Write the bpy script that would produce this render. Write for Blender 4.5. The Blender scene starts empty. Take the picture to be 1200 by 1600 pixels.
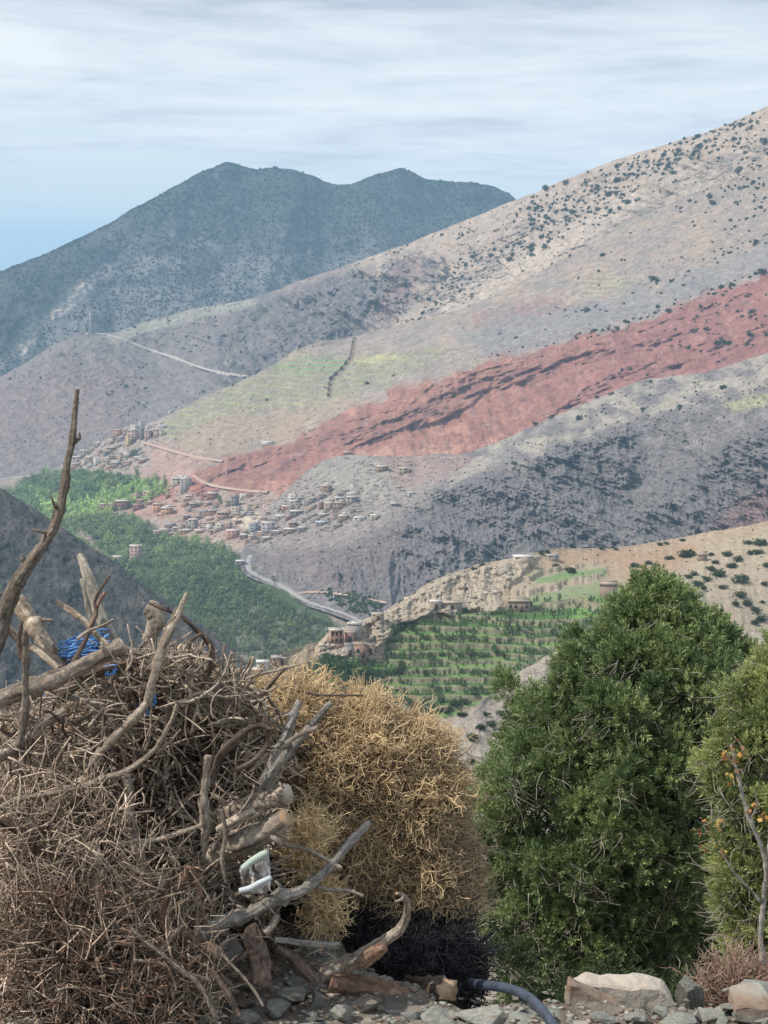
import bpy, math, random
import numpy as np
from mathutils import Vector, noise as mnoise
R = math.radians
scene = bpy.context.scene
COL = scene.collection
random.seed(7)
RNG = np.random.default_rng(7)

# ------------------------------------------------------------------ camera
F = 2986.0; PITCH = R(7.5); CAMZ = 2.6
cam_d = bpy.data.cameras.new("camera")
cam_d.sensor_fit = 'VERTICAL'; cam_d.sensor_height = 24.0; cam_d.lens = 24.0*F/1600
cam_d.clip_start = 0.1; cam_d.clip_end = 120000
cam = bpy.data.objects.new("camera", cam_d); COL.objects.link(cam)
cam.location = (0, 0, CAMZ); cam.rotation_euler = (R(90)-PITCH, 0, 0)
scene.camera = cam

# ------------------------------------------------------------------ exposure / render
scene.view_settings.view_transform = 'Standard'; scene.view_settings.look = 'None'
scene.view_settings.exposure = 0.0; scene.view_settings.gamma = 1.0
scene.view_settings.use_curve_mapping = False
cy = scene.cycles
cy.max_bounces = 5; cy.diffuse_bounces = 3; cy.glossy_bounces = 1; cy.transmission_bounces = 2
cy.volume_bounces = 1; cy.transparent_max_bounces = 12
cy.use_denoising = True
cy.sample_clamp_indirect = 6.0

# ------------------------------------------------------------------ sun + sky
SUN = Vector((-0.80, -0.18, 1.0)).normalized()      # direction towards the sun
SUN_EL = math.asin(SUN.z); SUN_AZ = math.atan2(SUN.x, SUN.y)
sd = bpy.data.lights.new("sun", 'SUN'); sd.energy = 4.6; sd.angle = R(0.6); sd.color = (1.0, 0.93, 0.84)
so = bpy.data.objects.new("sun", sd); COL.objects.link(so)
so.rotation_euler = SUN.to_track_quat('Z', 'Y').to_euler(); so.location = (0, 0, 30)

world = bpy.data.worlds.new("World"); scene.world = world; world.use_nodes = True
wt = world.node_tree; wt.nodes.clear()
def N(t, typ, **kw):
    n = t.nodes.new(typ)
    for k, v in kw.items():
        if k == 'inp':
            for a, b in v.items(): n.inputs[a].default_value = b
        else: setattr(n, k, v)
    return n
def ramp(t, fac, stops):
    n = t.nodes.new('ShaderNodeValToRGB'); e = n.color_ramp.elements
    while len(e) < len(stops): e.new(0.5)
    for i, (p, c) in enumerate(stops):
        e[i].position = p; e[i].color = (*c, 1) if len(c) == 3 else c
    t.links.new(fac, n.inputs[0]); return n
def mix(t, fac, a, b, mode='MIX'):
    n = t.nodes.new('ShaderNodeMix'); n.data_type = 'RGBA'; n.blend_type = mode
    for sock, v in ((n.inputs[0], fac), (n.inputs[6], a), (n.inputs[7], b)):
        if hasattr(v, 'links'): t.links.new(v, sock)
        elif isinstance(v, (int, float)): sock.default_value = v
        else: sock.default_value = (*v, 1) if len(v) == 3 else v
    return n.outputs[2]
def mth(t, op, a, b=0.0, c=0.0):
    n = t.nodes.new('ShaderNodeMath'); n.operation = op
    for i, v in enumerate((a, b, c)):
        if hasattr(v, 'links'): t.links.new(v, n.inputs[i])
        else: n.inputs[i].default_value = v
    return n.outputs[0]
sky = N(wt, 'ShaderNodeTexSky', sky_type='NISHITA', sun_disc=False, sun_elevation=SUN_EL, sun_rotation=SUN_AZ,
        altitude=1500, air_density=1.0, dust_density=0.6, ozone_density=1.5)
tc = N(wt, 'ShaderNodeTexCoord'); sep = N(wt, 'ShaderNodeSeparateXYZ')
wt.links.new(tc.outputs['Generated'], sep.inputs[0])
zc = mth(wt, 'ADD', mth(wt, 'MAXIMUM', sep.outputs[2], 0.0), 0.085)
cx = mth(wt, 'DIVIDE', sep.outputs[0], zc); cyy = mth(wt, 'DIVIDE', sep.outputs[1], zc)
cmb = N(wt, 'ShaderNodeCombineXYZ'); wt.links.new(cx, cmb.inputs[0]); wt.links.new(cyy, cmb.inputs[1])
def wnoise(scale, detail, sx=1.0, off=0.0, dist=0.0):
    m = N(wt, 'ShaderNodeMapping'); m.inputs['Scale'].default_value = (sx, 1, 1); m.inputs['Location'].default_value = (off, off*0.7, 0)
    wt.links.new(cmb.outputs[0], m.inputs[0])
    n = N(wt, 'ShaderNodeTexNoise', inp={'Scale': scale, 'Detail': detail, 'Roughness': 0.62, 'Distortion': dist})
    wt.links.new(m.outputs[0], n.inputs['Vector']); return n.outputs['Fac']
cov = wnoise(0.75, 12, 1.0, 3.1, 0.35)
# more cloud higher up, clear blue strip near the horizon
band = N(wt, 'ShaderNodeMapRange', inp={'From Min': 0.012, 'From Max': 0.075, 'To Min': -0.09, 'To Max': 0.15})
wt.links.new(sep.outputs[2], band.inputs[0])
covf = mth(wt, 'ADD', cov, band.outputs[0])
cfac = ramp(wt, covf, [(0.42, (0, 0, 0)), (0.58, (1, 1, 1))]).outputs[0]
shade = wnoise(1.9, 12, 0.75, 5.2, 0.35)
# a darker cloud base across the top of the view
dk = N(wt, 'ShaderNodeMapRange', inp={'From Min': 0.112, 'From Max': 0.140, 'To Min': 0.0, 'To Max': 0.34})
wt.links.new(sep.outputs[2], dk.inputs[0])
shf = mth(wt, 'ADD', shade, dk.outputs[0])
ccol = ramp(wt, shf, [(0.36, (10.4, 10.7, 10.9)), (0.52, (9.0, 9.6, 10.2)), (0.68, (7.2, 7.8, 8.7)), (0.92, (4.0, 4.6, 5.6))]).outputs[0]
skyc = mix(wt, 0.62, sky.outputs[0], (11.6, 12.1, 12.2))
bgc = mix(wt, cfac, skyc, ccol)
zen = N(wt, 'ShaderNodeMapRange', inp={'From Min': 0.14, 'From Max': 0.8, 'To Min': 1.0, 'To Max': 1.55}); wt.links.new(sep.outputs[2], zen.inputs[0])   # the cloud sheet is brighter overhead
zcc = N(wt, 'ShaderNodeCombineColor')
for i in range(3): wt.links.new(zen.outputs[0], zcc.inputs[i])
bgc = mix(wt, 1.0, bgc, zcc.outputs[0], 'MULTIPLY')
bg = N(wt, 'ShaderNodeBackground'); bg.inputs[1].default_value = 0.093
wt.links.new(bgc, bg.inputs[0]); wo = N(wt, 'ShaderNodeOutputWorld'); wt.links.new(bg.outputs[0], wo.inputs[0])

# ------------------------------------------------------------------ pixel (1200x1600 photo frame) -> world point at distance Y
sp, cp = math.sin(PITCH), math.cos(PITCH)
def at(px, py, D):
    px, py, D = np.broadcast_arrays(np.asarray(px, float), np.asarray(py, float), np.asarray(D, float))
    u = (px-600)/F; v = (800-py)/F
    dy = cp + v*sp; dz = -sp + v*cp
    s = D/dy
    return np.stack([u*s, D, CAMZ + dz*s], -1)
def mpp(D): return D/F          # metres per photo pixel at distance D

# ------------------------------------------------------------------ numpy noise
_perm = np.random.default_rng(3).permutation(4096)
_g = np.random.default_rng(4).uniform(0, 2*math.pi, 4096); _gx, _gy = np.cos(_g), np.sin(_g)
def n2(x, y, seed=0):
    x = np.asarray(x, float) + seed*17.31; y = np.asarray(y, float) - seed*9.77
    xi = np.floor(x).astype(np.int64); yi = np.floor(y).astype(np.int64); xf = x-xi; yf = y-yi
    def g(ix, iy, dx, dy):
        h = _perm[(ix + _perm[iy & 4095]) & 4095]; return _gx[h]*dx + _gy[h]*dy
    u = xf*xf*xf*(xf*(xf*6-15)+10); v = yf*yf*yf*(yf*(yf*6-15)+10)
    a = g(xi, yi, xf, yf); b = g(xi+1, yi, xf-1, yf); c = g(xi, yi+1, xf, yf-1); d = g(xi+1, yi+1, xf-1, yf-1)
    return (a + u*(b-a) + v*((c + u*(d-c)) - (a + u*(b-a))))*1.4
def fbm(x, y, oct=5, seed=0, gain=0.5):
    s = 0; a = 1
    for i in range(oct):
        s = s + a*n2(x, y, seed+i*3.1); x = x*2.03; y = y*2.03; a *= gain
    return s
def ridged(x, y, oct=5, seed=0, gain=0.55):
    s = 0; a = 1
    for i in range(oct):
        s = s + a*(1-2*np.abs(n2(x, y, seed+i*3.1))); x = x*2.03; y = y*2.03; a *= gain
    return s
def sstep(a, b, x):
    t = np.clip((x-a)/(b-a), 0, 1); return t*t*(3-2*t)

def poly_mask(px, py, poly, soft=8.0, warp=0.0, wscale=40.0, seed=0):
    """1 inside the polygon, 0 outside, with a soft and wandering border"""
    px = np.asarray(px, float); py = np.asarray(py, float)
    if warp:
        px = px + warp*fbm(px/wscale, py/wscale, 3, seed); py = py + warp*fbm(px/wscale, py/wscale, 3, seed+5)
    inside = np.zeros(px.shape, bool); dist = np.full(px.shape, 1e9)
    n = len(poly)
    for i in range(n):
        x1, y1 = poly[i]; x2, y2 = poly[(i+1) % n]
        dx, dy = x2-x1, y2-y1
        t = np.clip(((px-x1)*dx + (py-y1)*dy)/(dx*dx+dy*dy+1e-9), 0, 1)
        dist = np.minimum(dist, np.hypot(px-x1-t*dx, py-y1-t*dy))
        if y1 != y2:
            c = ((y1 > py) != (y2 > py)) & (px < (x2-x1)*(py-y1)/(y2-y1)+x1); inside ^= c
    sgn = np.where(inside, dist, -dist)
    return sstep(-soft, soft, sgn)
def line_mask(px, py, pts, w):
    dist = np.full(np.shape(px), 1e9)
    for (x1, y1), (x2, y2) in zip(pts[:-1], pts[1:]):
        dx, dy = x2-x1, y2-y1
        t = np.clip(((px-x1)*dx + (py-y1)*dy)/(dx*dx+dy*dy+1e-9), 0, 1)
        dist = np.minimum(dist, np.hypot(px-x1-t*dx, py-y1-t*dy))
    return 1-sstep(w*0.6, w*1.4, dist)

# ------------------------------------------------------------------ object helpers
def tag(o, label=None, cat=None, group=None, kind=None):
    if label: o["label"] = label
    if cat: o["category"] = cat
    if group: o["group"] = group
    if kind: o["kind"] = kind
    return o
def mesh_np(name, V, Fc, mat=None, col=None, parent=None, smooth=False, mats=None, midx=None, corner=False):
    """V (n,3); Fc list of (m,k) index arrays; col (n,3) point colours"""
    me = bpy.data.meshes.new(name)
    if not isinstance(Fc, (list, tuple)): Fc = [Fc]
    Fc = [np.asarray(f) for f in Fc if len(f)]
    V = np.asarray(V, np.float32)
    me.vertices.add(len(V)); me.vertices.foreach_set('co', V.ravel())
    loops = np.concatenate([f.ravel() for f in Fc]); sizes = np.concatenate([np.full(len(f), f.shape[1]) for f in Fc])
    me.loops.add(len(loops)); me.loops.foreach_set('vertex_index', loops.astype(np.int32))
    me.polygons.add(len(sizes)); st = np.concatenate([[0], np.cumsum(sizes)[:-1]])
    me.polygons.foreach_set('loop_start', st.astype(np.int32))
    try: me.polygons.foreach_set('loop_total', sizes.astype(np.int32))
    except Exception: pass
    if smooth: me.polygons.foreach_set('use_smooth', np.ones(len(sizes), bool))
    if col is not None:
        c = np.ones((len(V), 4), np.float32); c[:, :3] = col
        at_ = me.color_attributes.new('Col', 'FLOAT_COLOR', 'POINT'); at_.data.foreach_set('color', c.ravel())
    for m in (mats or ([mat] if mat else [])): me.materials.append(m)
    if midx is not None: me.polygons.foreach_set('material_index', np.asarray(midx, np.int32))
    me.update(calc_edges=True); me.validate()
    o = bpy.data.objects.new(name, me); COL.objects.link(o)
    if parent: o.parent = parent
    return o
def empty(name, loc, rz=0.0):
    o = bpy.data.objects.new(name, None); COL.objects.link(o); o.location = loc; o.rotation_euler = (0, 0, rz)
    o.empty_display_size = 0.2
    return o

def material(name, base=(0.3, 0.3, 0.3), attr=False, vary=0.25, vscale=1.0, bump=0.0, bscale=5.0, rough=0.95, obj_rand=0.0, detail=6,
             second=None, second_scale=0.5, trans=0.0, bdist=0.1, spec=0.1, stretch=None):
    m = bpy.data.materials.new(name); m.use_nodes = True; t = m.node_tree
    b = t.nodes['Principled BSDF']; b.inputs['Roughness'].default_value = rough
    b.inputs['Specular IOR Level'].default_value = spec
    tc = N(t, 'ShaderNodeTexCoord'); vec = tc.outputs['Object']
    if stretch:
        mp = N(t, 'ShaderNodeMapping'); mp.inputs['Scale'].default_value = stretch; t.links.new(vec, mp.inputs[0]); vec = mp.outputs[0]
    if attr:
        a = N(t, 'ShaderNodeAttribute', attribute_name='Col'); c = a.outputs['Color']
    else:
        a = N(t, 'ShaderNodeRGB'); a.outputs[0].default_value = (*base, 1); c = a.outputs[0]
    if second is not None:
        n = N(t, 'ShaderNodeTexNoise', inp={'Scale': second_scale, 'Detail': 5, 'Roughness': 0.6}); t.links.new(vec, n.inputs['Vector'])
        f = ramp(t, n.outputs['Fac'], [(0.42, (0, 0, 0)), (0.62, (1, 1, 1))]).outputs[0]
        c = mix(t, f, c, second)
    if vary:
        n = N(t, 'ShaderNodeTexNoise', inp={'Scale': vscale, 'Detail': detail, 'Roughness': 0.65}); t.links.new(vec, n.inputs['Vector'])
        k = ramp(t, n.outputs['Fac'], [(0.25, (1-vary*1.6,)*3), (0.75, (1+vary*1.6,)*3)]).outputs[0]
        c = mix(t, 1.0, c, k, 'MULTIPLY')
    if obj_rand:
        oi = N(t, 'ShaderNodeObjectInfo'); mr = N(t, 'ShaderNodeMapRange', inp={'To Min': 1-obj_rand, 'To Max': 1+obj_rand})
        t.links.new(oi.outputs['Random'], mr.inputs[0]); cc = N(t, 'ShaderNodeCombineColor')
        for i in range(3): t.links.new(mr.outputs[0], cc.inputs[i])
        c = mix(t, 1.0, c, cc.outputs[0], 'MULTIPLY')
    t.links.new(c, b.inputs['Base Color'])
    if bump:
        n = N(t, 'ShaderNodeTexNoise', inp={'Scale': bscale, 'Detail': 8, 'Roughness': 0.68}); t.links.new(vec, n.inputs['Vector'])
        bn = N(t, 'ShaderNodeBump', inp={'Strength': bump, 'Distance': bdist}); t.links.new(n.outputs['Fac'], bn.inputs['Height'])
        t.links.new(bn.outputs[0], b.inputs['Normal'])
    if trans:
        tr = N(t, 'ShaderNodeBsdfTranslucent'); t.links.new(c, tr.inputs[0]); mx = N(t, 'ShaderNodeMixShader'); mx.inputs[0].default_value = trans
        t.links.new(b.outputs[0], mx.inputs[1]); t.links.new(tr.outputs[0], mx.inputs[2])
        t.links.new(mx.outputs[0], t.nodes['Material Output'].inputs[0])
    return m

def tubes(P, Rr, sides=4, cap=True):
    """P (N,K,3) polylines, Rr (N,K) radii -> verts, [quads], (polyline index per vert)"""
    P = np.asarray(P, float); Nn, K, _ = P.shape
    T = np.gradient(P, axis=1); T /= np.linalg.norm(T, axis=2, keepdims=True)+1e-12
    ref = np.tile(np.array([0.31, 0.72, 0.2]), (Nn, 1)); m = np.abs((T.mean(1)*ref).sum(1)) > 0.7
    ref[m] = (0.9, -0.2, 0.1)
    A = np.cross(T, ref[:, None, :]); A /= np.linalg.norm(A, axis=2, keepdims=True)+1e-12
    B = np.cross(T, A)
    th = np.arange(sides)*2*math.pi/sides
    V = P[:, :, None, :] + Rr[:, :, None, None]*(np.cos(th)[None, None, :, None]*A[:, :, None, :] + np.sin(th)[None, None, :, None]*B[:, :, None, :])
    idx = np.arange(Nn*K*sides).reshape(Nn, K, sides)
    a = idx[:, :-1, :]; b = idx[:, 1:, :]
    q = np.stack([a, np.roll(a, -1, 2), np.roll(b, -1, 2), b], -1).reshape(-1, 4)
    faces = [q]
    if cap and sides > 3:
        c = np.concatenate([idx[:, 0, ::-1], idx[:, -1, :]]); faces.append(c)
    elif cap:
        c = np.concatenate([idx[:, 0, ::-1], idx[:, -1, :]]); faces.append(c)
    return V.reshape(-1, 3), faces, np.repeat(np.arange(Nn), K*sides)
# ================================================================== TERRAIN
def sm1(a, k, axis):
    if k < 2: return a
    pad = [(0, 0)]*a.ndim; pad[axis] = (k, k)
    ap = np.pad(a, pad, mode='edge'); c = np.cumsum(ap, axis); n = a.shape[axis]
    hi = np.take(c, range(2*k, 2*k+n), axis); lo = np.take(c, range(0, n), axis)
    return (hi-lo)/(2*k)
class Layer:
    def __init__(s, x0, x1, nx, nt, rows, jit=1.2, seed=0, k=(14, 10)):
        s.x0, s.x1, s.nx, s.nt = x0, x1, nx, nt
        X = np.linspace(x0, x1, nx)
        ys = [np.interp(X, [p[0] for p in r], [p[1] for p in r]) for r in rows]
        ds = [np.interp(X, [p[0] for p in r], [p[2] for p in r]) for r in rows]
        ys[0] = sm1(ys[0], 3, 0) + jit*fbm(X/22, X*0+seed, 4, seed)
        for i in range(1, len(ys)): ys[i] = np.maximum(ys[i], ys[i-1]+2)
        s.top, s.bot = ys[0], ys[-1]
        T = np.linspace(0, 1, nt)
        s.PX = np.repeat(X[:, None], nt, 1); s.PY = s.top[:, None] + (s.bot-s.top)[:, None]*T[None, :]
        D = np.empty((nx, nt))
        for i in range(nx): D[i] = np.interp(s.PY[i], [y[i] for y in ys], [d[i] for d in ds])
        s.D = sm1(sm1(sm1(D, k[0], 0), k[1], 1), k[1]//2, 1)
        s.P = at(s.PX, s.PY, s.D)
    def push(s, dD):
        s.D = s.D + dD; s.P = at(s.PX, s.PY, s.D)
    def lookup(s, px, py):
        px = np.asarray(px, float); py = np.asarray(py, float)
        fx = np.clip((px-s.x0)/(s.x1-s.x0)*(s.nx-1), 0, s.nx-1.001); i = fx.astype(int); f = (fx-i)[..., None]
        tp = s.top[i]*(1-f[..., 0])+s.top[i+1]*f[..., 0]; bt = s.bot[i]*(1-f[..., 0])+s.bot[i+1]*f[..., 0]
        ft = np.clip((py-tp)/(bt-tp)*(s.nt-1), 0, s.nt-1.001); j = ft.astype(int); g = (ft-j)[..., None]
        return (s.P[i, j]*(1-f)*(1-g) + s.P[i+1, j]*f*(1-g) + s.P[i, j+1]*(1-f)*g + s.P[i+1, j+1]*f*g)
    def build(s, name, mat, col, back=(60, 8, 0.45)):
        P = s.P; C = col
        step, nb, sl = back                               # the far side of the ridge falls away behind the crest
        j = np.arange(nb, 0, -1)
        Bk = np.repeat(P[:, :1, :], nb, 1).copy()
        Bk[:, :, 1] += step*j[None, :]; Bk[:, :, 0] *= (Bk[:, :, 1]/P[:, :1, 1])
        Bk[:, :, 2] -= sl*step*(j[None, :]**1.15)
        P = np.concatenate([Bk, P], 1); C = np.concatenate([np.repeat(C[:, :1, :], nb, 1), C], 1)
        nx, nt = P.shape[:2]; idx = np.arange(nx*nt).reshape(nx, nt)
        q = np.stack([idx[:-1, :-1], idx[:-1, 1:], idx[1:, 1:], idx[1:, :-1]], -1).reshape(-1, 4)
        o = mesh_np(name, P.reshape(-1, 3), q, mat, C.reshape(-1, 3), smooth=True)
        tag(o, kind='structure'); return o
def C3(*c): return np.array(c, float)
def cmix(a, b, m): return a*(1-m[..., None]) + b*m[..., None]
def strata(P, slope, period, seed=0, stretch=14.0):
    s = P[..., 2] - slope*P[..., 0] + 0.05*P[..., 1]; al = P[..., 0] + slope*P[..., 2]
    return fbm(s/period, al/(period*stretch), 4, seed, 0.6)

def m_terr(n, sc, b, bs, v=0.16, bd=3.0):
    """bare hillside: broad patches, fine stony mottling at two sizes, and relief"""
    m = material(n, attr=True, vary=v, vscale=sc, bump=b, bscale=bs, rough=1.0, spec=0.0, bdist=bd, detail=12)
    t = m.node_tree; pb = t.nodes['Principled BSDF']; src = pb.inputs['Base Color'].links[0].from_socket
    tc = N(t, 'ShaderNodeTexCoord')
    for k, (lo, hi, a0, a1) in ((5.0, (.34, .66, .70, 1.30)), (22.0, (.36, .64, .72, 1.26))):
        nn = N(t, 'ShaderNodeTexNoise', inp={'Scale': bs*k*.35, 'Detail': 8, 'Roughness': .75, 'Distortion': .4}); t.links.new(tc.outputs['Object'], nn.inputs['Vector'])
        src = mix(t, 1.0, src, ramp(t, nn.outputs['Fac'], [(lo, (a0,)*3), (hi, (a1,)*3)]).outputs[0], 'MULTIPLY')
    t.links.new(src, pb.inputs['Base Color']); return m

PALE = C3(.33, .27, .22); TAN = C3(.36, .29, .215); GREY = C3(.20, .185, .185); DGREY = C3(.115, .11, .12)
RED = C3(.29, .148, .112); DRED = C3(.155, .082, .076); PINK = C3(.33, .20, .16); LIME = C3(.30, .34, .10); MAUVE = C3(.25, .19, .19)
SCRUB = C3(.10, .115, .075)

# ---- the plain, one sheet out to the horizon
gx = np.array([-60000, -20000, -8000, -4000, 0, 4000, 8000, 20000, 60000.]); gy = np.array([-3000, 0, 600, 2500, 6000, 12000, 30000, 70000.])
GX, GY = np.meshgrid(gx, gy, indexing='ij'); idx = np.arange(GX.size).reshape(GX.shape)
q = np.stack([idx[:-1, :-1], idx[1:, :-1], idx[1:, 1:], idx[:-1, 1:]], -1).reshape(-1, 4)
o = mesh_np("ground", np.stack([GX, GY, GX*0-420], -1).reshape(-1, 3), q, material('plain_soil', (.30, .24, .18), vary=.3, vscale=.0004, second=(.2, .2, .12), second_scale=.0007))
tag(o, kind='structure')

# ---- far mountain
L1 = Layer(-60, 900, 560, 300, [
    [(-60, 452, 4150), (0, 424, 4250), (60, 401, 4350), (120, 374, 4450), (170, 350, 4600), (210, 325, 4700), (260, 299, 4800), (300, 276, 4900), (330, 262, 4950), (350, 254, 5000), (362, 253, 5000), (375, 257, 5000),
     (400, 265, 5000), (430, 262, 5000), (455, 263, 5000), (490, 275, 5050), (520, 288, 5100), (545, 289, 5100), (575, 278, 5100), (600, 269, 5150), (628, 262, 5200), (642, 267, 5200), (665, 280, 5200), (700, 283, 5250),
     (740, 285, 5250), (775, 292, 5300), (800, 306, 5300), (850, 345, 5300), (900, 390, 5300)],
    [(-60, 700, 3500), (0, 660, 3500), (200, 600, 3800), (400, 560, 4050), (850, 460, 4600), (900, 450, 4700)]], jit=1.6, seed=1)
P = L1.P; wx = (P[..., 0]+P[..., 2]*.35)
spur = ridged(wx/520, (P[..., 2]+P[..., 1]*.3)/1500, 5, 11)
L1.push(-(spur-0.6)*85*sstep(0, 30, L1.PY-L1.top[:, None]) - fbm(P[..., 0]/90, P[..., 2]/60, 5, 12)*16)
px, py = L1.PX, L1.PY
c = np.broadcast_to(C3(.088, .09, .088), P.shape).copy()
c = cmix(c, C3(.155, .145, .135), sstep(0.1, .9, fbm(px/50, py/30, 4, 13)+sstep(330, 460, py)*.9-.2))
c = cmix(c, C3(.42, .36, .31), line_mask(px, py, [(165, 420), (135, 445), (100, 480), (60, 505), (35, 545)], 9)*sstep(-.2, .4, fbm(px/9, py/7, 4, 14)))
g1 = np.maximum(sstep(420, 300, py + 25*fbm(px/60, py/60, 3, 15)), poly_mask(px, py, [(-80, 430), (120, 375), (170, 400), (110, 470), (50, 530), (-80, 600)], 15, 14, 40, 2))
c = cmix(c, C3(.05, .06, .052), g1*.75)
L1.col = c
L1.build('mountain', m_terr('mountain_soil', .02, .5, .03, .14, 8), c, (160, 8, .5))

# ---- long upper slope: left ridge with the mast, and the big pale slope on the right
L3 = Layer(-60, 1260, 900, 460, [
    [(-60, 615, 3300), (0, 590, 3300), (50, 561, 3280), (80, 541, 3260), (115, 524, 3250), (141, 521, 3250), (175, 520, 3250), (200, 512, 3270), (225, 502, 3300), (260, 494, 3320), (300, 482, 3350), (350, 475, 3350), (395, 467, 3300),
     (418, 458, 3260), (440, 450, 3200), (470, 438, 3170), (525, 420, 3100), (575, 402, 3080), (640, 379, 3050), (720, 347, 3000), (760, 331, 2980), (800, 315, 2950), (840, 300, 2930), (870, 286, 2900), (900, 274, 2880),
     (950, 255, 2850), (1000, 238, 2800), (1050, 223, 2750), (1100, 208, 2720), (1150, 189, 2700), (1200, 165, 2650), (1260, 140, 2600)],
    [(-60, 780, 3000), (0, 765, 3000), (60, 758, 2980), (120, 730, 2950), (180, 705, 2930), (230, 685, 2950), (395, 605, 2950), (540, 550, 2850), (735, 500, 2720), (880, 425, 2660), (1000, 360, 2620), (1200, 285, 2430), (1260, 270, 2400)]],
    jit=1.2, seed=2)
P = L3.P; px, py = L3.PX, L3.PY
edge = sstep(0, 18, py-L3.top[:, None])
diag = (P[..., 0]*0.75+P[..., 2]*1.1)          # gullies run down to the left
rel = (ridged(diag/230, (P[..., 2]-P[..., 0]*.45)/700, 5, 21)-.55)*58
crag = poly_mask(px, py, [(380, 470), (450, 450), (520, 440), (610, 400), (680, 395), (700, 430), (640, 490), (560, 540), (430, 590), (350, 600), (330, 530)], 14, 12, 50, 3)
out1 = poly_mask(px, py, [(760, 480), (900, 380), (1050, 290), (1200, 210), (1200, 250), (1040, 320), (930, 395), (800, 470)], 10, 14, 40, 4)
out2 = poly_mask(px, py, [(640, 500), (720, 420), (780, 370), (830, 330), (850, 370), (800, 420), (700, 500)], 10, 12, 30, 6)
st = strata(P, .42, 13, 22)
rel = rel*(.5+crag) - edge*crag*ridged(P[..., 0]/60, P[..., 2]/60, 4, 23)*16 - (np.abs(st)*.5+np.abs(fbm(P[..., 0]/28, P[..., 2]/18, 4, 222)))*(3+8*(out1+out2)) + fbm(P[..., 0]/40, P[..., 2]/30, 5, 24)*5
L3.push(-rel*edge)
c = np.broadcast_to(PALE, P.shape).copy()
c = cmix(c, C3(.37, .295, .235), sstep(-.2, .6, fbm(px/80, py/30, 4, 25))*.7)
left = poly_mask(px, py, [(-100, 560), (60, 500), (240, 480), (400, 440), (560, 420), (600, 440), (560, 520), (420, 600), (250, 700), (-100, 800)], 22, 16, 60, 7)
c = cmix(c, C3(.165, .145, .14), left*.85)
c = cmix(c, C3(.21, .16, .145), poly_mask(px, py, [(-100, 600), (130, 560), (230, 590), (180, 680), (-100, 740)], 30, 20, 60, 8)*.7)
c = cmix(c, C3(.30, .285, .23), line_mask(px, py, [(175, 525), (240, 508), (310, 488), (390, 470)], 10)*.6)
c = cmix(c, DGREY*1.05, crag*sstep(-.6, .4, fbm(px/14, py/20, 4, 26))*.75)
c = cmix(c, C3(.235, .17, .16), poly_mask(px, py, [(610, 420), (650, 395), (670, 430), (620, 500), (590, 500)], 9, 8, 20, 9)*.7)
c = cmix(c, C3(.20, .17, .165), np.clip(out1+out2, 0, 1)*sstep(-.3, .4, .5*st+fbm(px/22, py/12, 5, 221))*.6)
c = cmix(c, C3(.17, .17, .13), out1*sstep(0, .6, fbm(px/25, py/14, 3, 27))*.6)
c = cmix(c, C3(.42, .35, .285), poly_mask(px, py, [(680, 480), (760, 430), (900, 350), (1000, 290), (1010, 310), (930, 370), (800, 450), (700, 500)], 12, 8, 30, 10)*.55)
c = cmix(c, C3(.42, .38, .34), line_mask(px, py, [(225, 544), (240, 549), (270, 558), (300, 570), (330, 580), (385, 588)], 2.2)*.9)
L3.col = c
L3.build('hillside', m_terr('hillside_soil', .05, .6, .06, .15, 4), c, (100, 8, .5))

# ---- middle slope: terraced fields, the red slope, the village spur and the valley floor
L4 = Layer(-60, 1260, 980, 620, [
    [(-60, 749, 2780), (0, 748, 2750), (60, 742, 2700), (90, 730, 2600), (120, 713, 2500), (150, 696, 2430), (180, 681, 2400), (230, 662, 2400), (260, 650, 2410), (290, 635, 2420), (350, 607, 2430), (395, 588, 2430), (425, 572, 2430), (460, 547, 2440), (500, 534, 2440),
     (540, 529, 2440), (600, 514, 2430), (675, 495, 2420), (735, 478, 2400), (810, 443, 2420), (880, 405, 2430), (1000, 340, 2440), (1100, 295, 2400), (1200, 258, 2340), (1260, 235, 2330)],
    [(-60, 800, 2200), (0, 800, 2200), (120, 748, 2300), (230, 705, 2290), (300, 720, 2180), (350, 712, 2180), (450, 692, 2170), (540, 652, 2150), (650, 602, 2150), (800, 556, 2150), (900, 530, 2120), (1040, 486, 2120), (1200, 430, 2100), (1260, 410, 2100)],
    [(-60, 860, 2000), (0, 860, 2000), (120, 800, 2120), (230, 770, 2150), (300, 790, 2020), (420, 782, 1950), (500, 737, 1980), (600, 720, 1990), (700, 715, 1980), (800, 695, 1960), (900, 655, 1950), (1000, 610, 1930), (1200, 575, 1870), (1260, 560, 1860)],
    [(-60, 1020, 1400), (0, 1000, 1450), (120, 900, 1750), (200, 885, 1830), (300, 875, 1750), (400, 885, 1640), (500, 950, 1490), (600, 960, 1450), (700, 960, 1450), (1260, 940, 1450)],
    [(-60, 1110, 1140), (1260, 1110, 1140)]], jit=1.0, seed=3)
P = L4.P; px, py = L4.PX, L4.PY
edge = sstep(0, 12, py-L4.top[:, None])
redtop = [(290, 765), (305, 742), (345, 714), (400, 701), (450, 689), (500, 664), (540, 649), (600, 617), (650, 599), (700, 589), (750, 570), (800, 555), (850, 545), (900, 530), (950, 516), (1000, 506), (1040, 486), (1100, 464), (1150, 446), (1270, 405)]
redpoly = redtop + [(1270, 640), (900, 720), (600, 760), (440, 775), (310, 772)]
red = poly_mask(px, py, redpoly, 5, 11, 34, 31)
strt = strata(P, .38, 9, 32, 7)*.75 + .45*fbm(P[..., 0]/22, P[..., 2]/12, 4, 321)
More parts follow.
